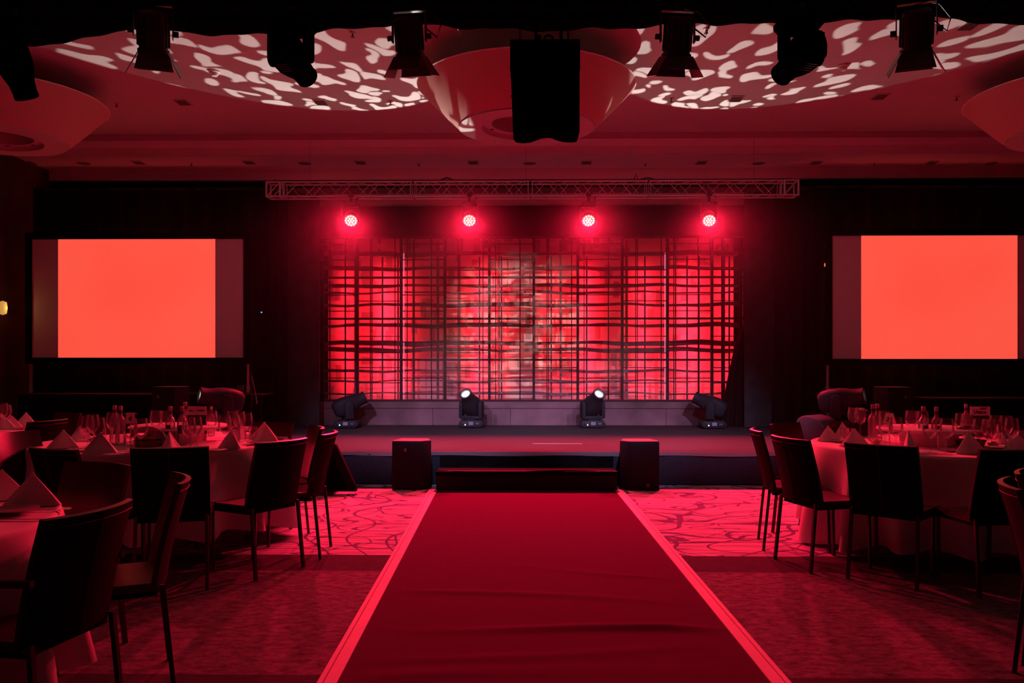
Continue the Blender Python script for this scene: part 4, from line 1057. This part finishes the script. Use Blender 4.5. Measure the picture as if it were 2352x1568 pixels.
for px, py, lab in ((187, 1012, 'water glass left of the large napkin on table four'), (250, 1009, 'water glass left of the two clear bottles'), (299, 1032, 'water glass in front of the number four card stand'), (446, 1026, 'water glass below the dark menu card'),
                    (541, 1016, 'water glass in front of the right cluster of wine glasses'), (555, 1012, 'water glass to the right inside the right glass cluster'), (581, 1008, 'water glass between cluster and right rim napkins')):
    tumbler(px, py, lab, 'water glasses on the table with card four')
for px, py, lab in ((1940, 1011, 'water glass left of the clear bottles on the right table'), (1948, 1012, 'water glass beside it, nearer the clear bottles'), (2163, 1032, 'water glass standing alone before the raised stand'), (2286, 1018, 'water glass left of the tall napkin on the right table'), (2310, 1019, 'water glass right of the tall napkin'), (2346, 1018, 'water glass cut by the right photo edge')):
    tumbler(px, py, lab, 'water glasses on the right table')
# bottles
def make_bottle(labelled):
    t = thing('water_bottle', '', 'bottle')
    bd_ = B().lathe([(0, 0), (.034, 0), (.036, .006), (.036, .17), (.034, .185), (.024, .203), (.015, .215), (.0135, .235), (.0135, .262), (.0125, .262), (.0125, .216), (.022, .2), (.032, .184), (.0345, .17), (.0345, .012), (0, .01)], 24).out('glass_body', 'bottle', t, ang=60)
    B().lathe([(.0155, .258), (.0155, .284), (.013, .287), (0, .287)], 16).out('cap', 'cap', t)
    B().lathe([(.0141, .232), (.0141, .248)], 16).out('neck_label', 'label', t)
    if labelled:
        bb = B(); bb.grid(lambda u, v: (.0368*math.sin(-.55+1.0*u), -.0368*math.cos(-.55+1.0*u), .085+.065*v), 10, 1); bb.out('label', 'label', t)
    return t
BP = {False: make_bottle(False), True: make_bottle(True)}; bused = {}
def bottle(px, base_y, lab, grp, labelled=False, sc=1.0):
    p = PZ(px, base_y, ZTAB); loc = (p.x, p.y, ZTAB+.001)
    pr = BP[labelled]
    if labelled not in bused: bused[labelled] = 1; pr.location = loc; pr['label'] = lab; pr['group'] = grp; pr.scale = (sc,)*3; return
    o = dup(pr, loc, 0, lab, group=grp); o.scale = (sc,)*3
gb1, gb4 = 'water bottles on the table with card four', 'water bottles on the right table'
bottle(263, 1017, 'left one of the two clear water bottles near card four', gb1); bottle(276.5, 1019, 'right one of the two clear water bottles near card four', gb1)
bottle(391, 1021, 'labelled bottle left of the menu card, first from the left', gb1, True); bottle(418, 1021, 'labelled bottle right beside the menu card', gb1, True)
bottle(425, 1003, 'bottle farther back, neck beside the top left corner of the menu card', gb1)
bottle(485, 1000, 'bottle mostly hidden behind the menu card right edge', gb1, sc=.85)
bottle(2005, 1013, 'left one of the two clear bottles left of the tent card', gb4); bottle(2015.5, 1010, 'right one of the two clear bottles left of the tent card', gb4)
bottle(2121, 1022, 'left labelled bottle in front of the raised stand on the right table', gb4, True); bottle(2151, 1023, 'right labelled bottle in front of the raised stand on the right table', gb4, True)
bottle(2219, 1003, 'single clear bottle left of the sponsor sign', gb4, sc=.95)

# cards and signs
def card_four():
    p = PZ(300, 1020, ZTAB); t = thing('table_number_card', 'number four card clipped to a thin stand', 'number card', (p.x, p.y, ZTAB), .12)
    B().lathe([(0, 0), (.03, 0), (.03, .004), (.005, .008), (.004, .16), (0, .16)], 16).out('stand', 'silver', t)
    v = [(-.037, -.012, .158), (.037, -.012, .158), (.029, -.002, .24), (-.029, -.002, .24)]
    B().loft([[Vector(a) for a in v], [Vector(a)+Vector((0, .002, 0)) for a in v]]).out('card', 'paper', t, smooth=False)
    B().tube([(-.045, 0, .232), (.05, 0, .232)], .003, 6).out('clip', 'silver', t)
    text('numeral', '4', .052, 'ink', t, (0, -.0125, .192), rot=(PI/2-.12, 0, 0), bold=.001)
card_four()
def card_three():
    p = PZ(2043, 1024, ZTAB); t = thing('table_number_card', 'number three tent card on a thin stand, right table', 'number card', (p.x, p.y, ZTAB), -.5)
    B().lathe([(0, 0), (.03, 0), (.03, .004), (.005, .008), (.004, .17), (0, .17)], 16).out('stand', 'silver', t)
    for s_ in (-1, 1):
        v = [(-.035, s_*.035, .165), (.035, s_*.035, .165), (.03, 0, .245), (-.03, 0, .245)]
        B().loft([[Vector(a) for a in v], [Vector(a)+Vector((0, -s_*.002, 0)) for a in v]]).out('card', 'paper', t, smooth=False)
    t.rotation_euler = (0, 0, -.95)
    text('numeral', '3', .045, 'ink', t, (0, -.0225, .198), rot=(PI/2-.42, 0, 0), bold=.001)
card_three()
def menu_card(px, base_y, wd, ht, lab, kind):
    p = PZ(px, base_y, ZTAB); t = thing('sponsor_sign', lab, 'sign', (p.x, p.y, ZTAB), 0, 'sponsor signs on the tables')
    B().box((-wd/2, 0, .0), (wd/2, .006, ht)).out('board', 'darkcard', t, smooth=False)
    if kind == 1:
        B().box((-wd/2, -.0015, ht-.068), (wd/2, 0, ht)).out('white_header', 'paper', t, smooth=False)
        B().box((-wd/2, -.0015, 0), (wd/2, 0, .055)).out('white_footer', 'paper', t, smooth=False)
        text('lettering', 'I&C - GAMA', .023, 'ink', t, (0, -.002, ht-.034), bold=.0006)
        text('small_lettering', 'gala dinner', .010, 'greylabel', t, (0, -.001, ht-.09)) if False else None
        B().box((-wd*.28, -.001, ht-.108), (wd*.42, 0, ht-.106)).out('printed_line', 'greylabel', t, smooth=False)
    else:
        B().box((-wd/2, -.0015, ht-.075), (wd/2, 0, ht)).out('white_header', 'paper', t, smooth=False)
        text('lettering', 'Uteco', .044, 'ink', t, (0, -.002, ht-.046), bold=.0014)
        v = [(-.01, ht-.026), (.045, ht-.026), (.065, ht-.006), (.012, ht-.006)]
        B().prism(v, 'y', -.0025, -.0015).out('logo_flag', 'midink', t, smooth=False)
        B().box((-wd*.36, -.0022, ht-.066), (wd*.36, -.0015, ht-.064)).out('printed_line', 'midink', t, smooth=False)
    B().box((-.02, .006, 0), (.02, .06, .02)).out('foot', 'blackmetal', t, smooth=False)
menu_card(452.5, 1012, .150, .272, 'tall dark menu card with white header reading I&C - GAMA', 1)
menu_card(2251, 1000, .168, .245, 'dark card with white header reading Uteco on the right table', 2)

# bread baskets
def basket(px, base_y, lab, rz, sc):
    p = PZ(px, base_y, ZTAB); t = thing('bread_basket', lab, 'basket', (p.x, p.y, ZTAB), rz, 'bread baskets'); t.scale = (sc,)*3
    B().lathe([(0, 0.002), (.085, 0.002), (.105, .045), (.10, .045), (.08, .008), (0, .008)], 28).out('basket', 'basket', t)
    bb = B()
    def hood(u, v):
        a = PI*u; h = .06+.085*math.sin(a)**1.1
        return (-.125*math.cos(a)*(1-.05*v), .075*v-.01, .03+(h-.03)*(1-.25*v*v)+.0)
    bb.sheet(hood, 20, 5, (0, .002, .003)); bb.out('cloth_hood', 'napkin', t)
    return t
def roll(parent_t, i, off, grp, lab):
    o = copy_or(roll.p, lambda: B().lathe([(0, -.024), (.018, -.021), (.030, -.008), (.030, .008), (.018, .021), (0, .024)], 16).out('bread_roll', 'bread'))
    if roll.p is None: roll.p = o
    tag(o, lab, 'bread roll', grp); o.location = Vector(parent_t.location)+Vector(off); o.scale = (1, 1, .9)
roll.p = None
bk1 = basket(339, 1024, 'bread basket with cloth hood between card four and the stand', .1, 1.0)
for i, (o_, l) in enumerate((((-.055, -.02, .06), 'leftmost bread roll in the hooded basket'), ((-.005, -.03, .065), 'middle bread roll in the hooded basket'), ((.045, -.02, .062), 'right bread roll in the hooded basket'), ((.0, .02, .09), 'upper bread roll resting behind the others in the hooded basket'))): roll(bk1, i, o_, 'bread rolls', l)
bk2 = basket(2228, 1024, 'dark cloth-lined bread basket on the right table', -.3, 1.05)

# plates and cutlery
PLT = None
def plate(px, base_y, lab, grp, sc=1.0):
    global PLT
    p = PZ(px, base_y, ZTAB)
    o = copy_or(PLT, lambda: B().lathe([(0, .006), (.045, .006), (.075, .014), (.076, .016), (.045, .009), (0, .009)], 28).out('side_plate', 'china', ang=60))
    if PLT is None: PLT = o
    tag(o, lab, 'plate', grp); o.location = (p.x, p.y, ZTAB); o.scale = (sc,)*3
for px, py, lab in ((182, 1036, 'side plate between the two left napkins of table four'), (310, 1039, 'side plate behind the square black chair'), (590, 1019, 'side plate before the right rim napkin'), (497, 1037, 'side plate left of the napkin beside the menu card'), (575, 1003, 'side plate by the right glass cluster'), (640, 1008, 'side plate at the far right rim of table four'), (478, 992, 'side plate behind the menu card at the far rim')):
    plate(px, py, lab, 'side plates on the table with card four')
for px, py, lab in ((1932, 1015, 'side plate before the left napkins of the right table'), (2185, 1036, 'dark looking side plate before the raised stand'), (2292, 1030, 'side plate near the rightmost napkins'), (2010, 1033, 'side plate behind the big black chair of the right table')):
    plate(px, py, lab, 'side plates on the right table')
plate(30, 1178, 'side plate in the left foreground with red glints', 'side plates on the near left table', 1.3); plate(52, 985, 'side plate on the far left table under the napkin', 'side plates on the far left table')
KN = None
def knife(px, base_y, rz, lab, grp):
    global KN
    p = PZ(px, base_y, ZTAB)
    def mk():
        bb = B(); bb.loft([[(x-.0, y*s_, z) for x, z in ((-.006, 0), (.006, 0), (.006, .003), (-.006, .003))] for y, s_ in ((-.10, 1), (.0, 1), (.02, 1))]); bb.loft([[(-.008, .02, .001), (.009, .02, .001), (.009, .02, .0025), (-.008, .02, .0025)], [(-.002, .115, .001), (.003, .115, .001), (.003, .115, .0025), (-.002, .115, .0025)]])
        return bb.out('table_knife', 'silver')
    o = copy_or(KN, mk)
    if KN is None: KN = o
    tag(o, lab, 'knife', grp); o.location = (p.x, p.y, ZTAB+.001); o.rotation_euler = (0, 0, rz)
FK = None
def fork(px, base_y, rz, lab, grp):
    global FK
    p = PZ(px, base_y, ZTAB)
    def mk():
        bb = B(); bb.tube([(0, -.10, .003), (0, 0, .003), (0, .04, .004)], .003, 6, r2=.002); bb.box((-.01, .04, .002), (.01, .06, .004))
        for i in range(4): bb.box((-.01+i*.0057, .06, .003), (-.0072+i*.0057, .10, .0045))
        return bb.out('table_fork', 'silver')
    o = copy_or(FK, mk)
    if FK is None: FK = o
    tag(o, lab, 'fork', grp); o.location = (p.x, p.y, ZTAB+.001); o.rotation_euler = (0, 0, rz)
for px, py, rz, lab in ((258, 1040, -.9, 'knife catching light right of the large near napkin, table four'), (512, 1036, -.9, 'knife beside the napkin right of the menu card'), (592, 1023, -.7, 'knife before the right rim napkin of table four'), (520, 1005, -1.2, 'knife in the middle right of table four')):
    knife(px, py, rz, lab, 'knives on the table with card four')
for px, py, rz, lab in ((246, 1042, -.9, 'fork right of the large near napkin, table four'), (483, 1038, -.9, 'fork below the menu card at the near rim'), (505, 1012, -1.2, 'fork left of the right glass cluster'), (648, 1012, -.5, 'fork at the right rim of table four')):
    fork(px, py, rz, lab, 'forks on the table with card four')
knife(2140, 1041, .2, 'knife left of the dark plate on the right table', 'knives on the right table'); knife(2150, 1041, .25, 'second knife left of the dark plate on the right table', 'knives on the right table')
fork(2212, 1037, -.5, 'fork right of the dark plate on the right table', 'forks on the right table'); fork(1950, 1017, -.7, 'fork right of the left plate on the right table', 'forks on the right table')
knife(98, 1168, -1.4, 'knife under the large napkin in the left foreground', 'knives on the near left table'); knife(40, 1194, -1.5, 'knife near the rim in the left foreground', 'knives on the near left table')
fork(105, 1172, -1.4, 'fork pointing to the creased cloth corner in the left foreground', 'forks on the near left table')
# butter dishes
BD = None
for px, py, lab in ((2010, 1018, 'small butter dish before the two clear bottles, right table'), (2282, 1024, 'small dish between the tall napkin and the peaked napkin, right table'), (215, 1012, 'small dish behind the large napkin on table four')):
    p = PZ(px, py, ZTAB)
    if BD is None:
        BD = thing('butter_dish', lab, 'dish', (p.x, p.y, ZTAB), 0, 'butter dishes')
        B().lathe([(0, .002), (.03, .002), (.045, .022), (.043, .022), (.028, .006), (0, .006)], 20).out('dish', 'china', BD)
        bb = B(); bb.box((-.02, -.015, .006), (.02, .015, .022), bev=.003); bb.box((-.005, -.01, .02), (.025, .018, .034), bev=.003); bb.out('butter', 'butter', BD)
    else: dup(BD, (p.x, p.y, ZTAB), .5, lab)
p = PY(550, 905, 11.3)
o = TG.copy(); COL.objects.link(o); tag(o, 'pair-like tumbler standing on the black counter right of the left moving light', 'water glass'); o.location = (p.x, 11.35, CH-76*11.2/F+.002); o.scale = (1.3, 1.3, 1.1)

# thin stage haze that the red lights shine through
hz = B(); hz.box((-4.6, 9.3, .45), (4.6, 12.2, 4.0))
m = bpy.data.materials.new('stage_haze'); m.use_nodes = True; nt = m.node_tree; nt.nodes.clear()
o_ = nt.nodes.new('ShaderNodeOutputMaterial'); vsn = nt.nodes.new('ShaderNodeVolumeScatter')
vsn.inputs['Color'].default_value = (1, 1, 1, 1); vsn.inputs['Density'].default_value = .0038; vsn.inputs['Anisotropy'].default_value = .82
nt.links.new(vsn.outputs[0], o_.inputs['Volume'])
h_ = hz.out('stage_haze', m, smooth=False); tag(h_, 'thin haze hanging in the air over the stage', 'haze'); h_['kind'] = 'stuff'
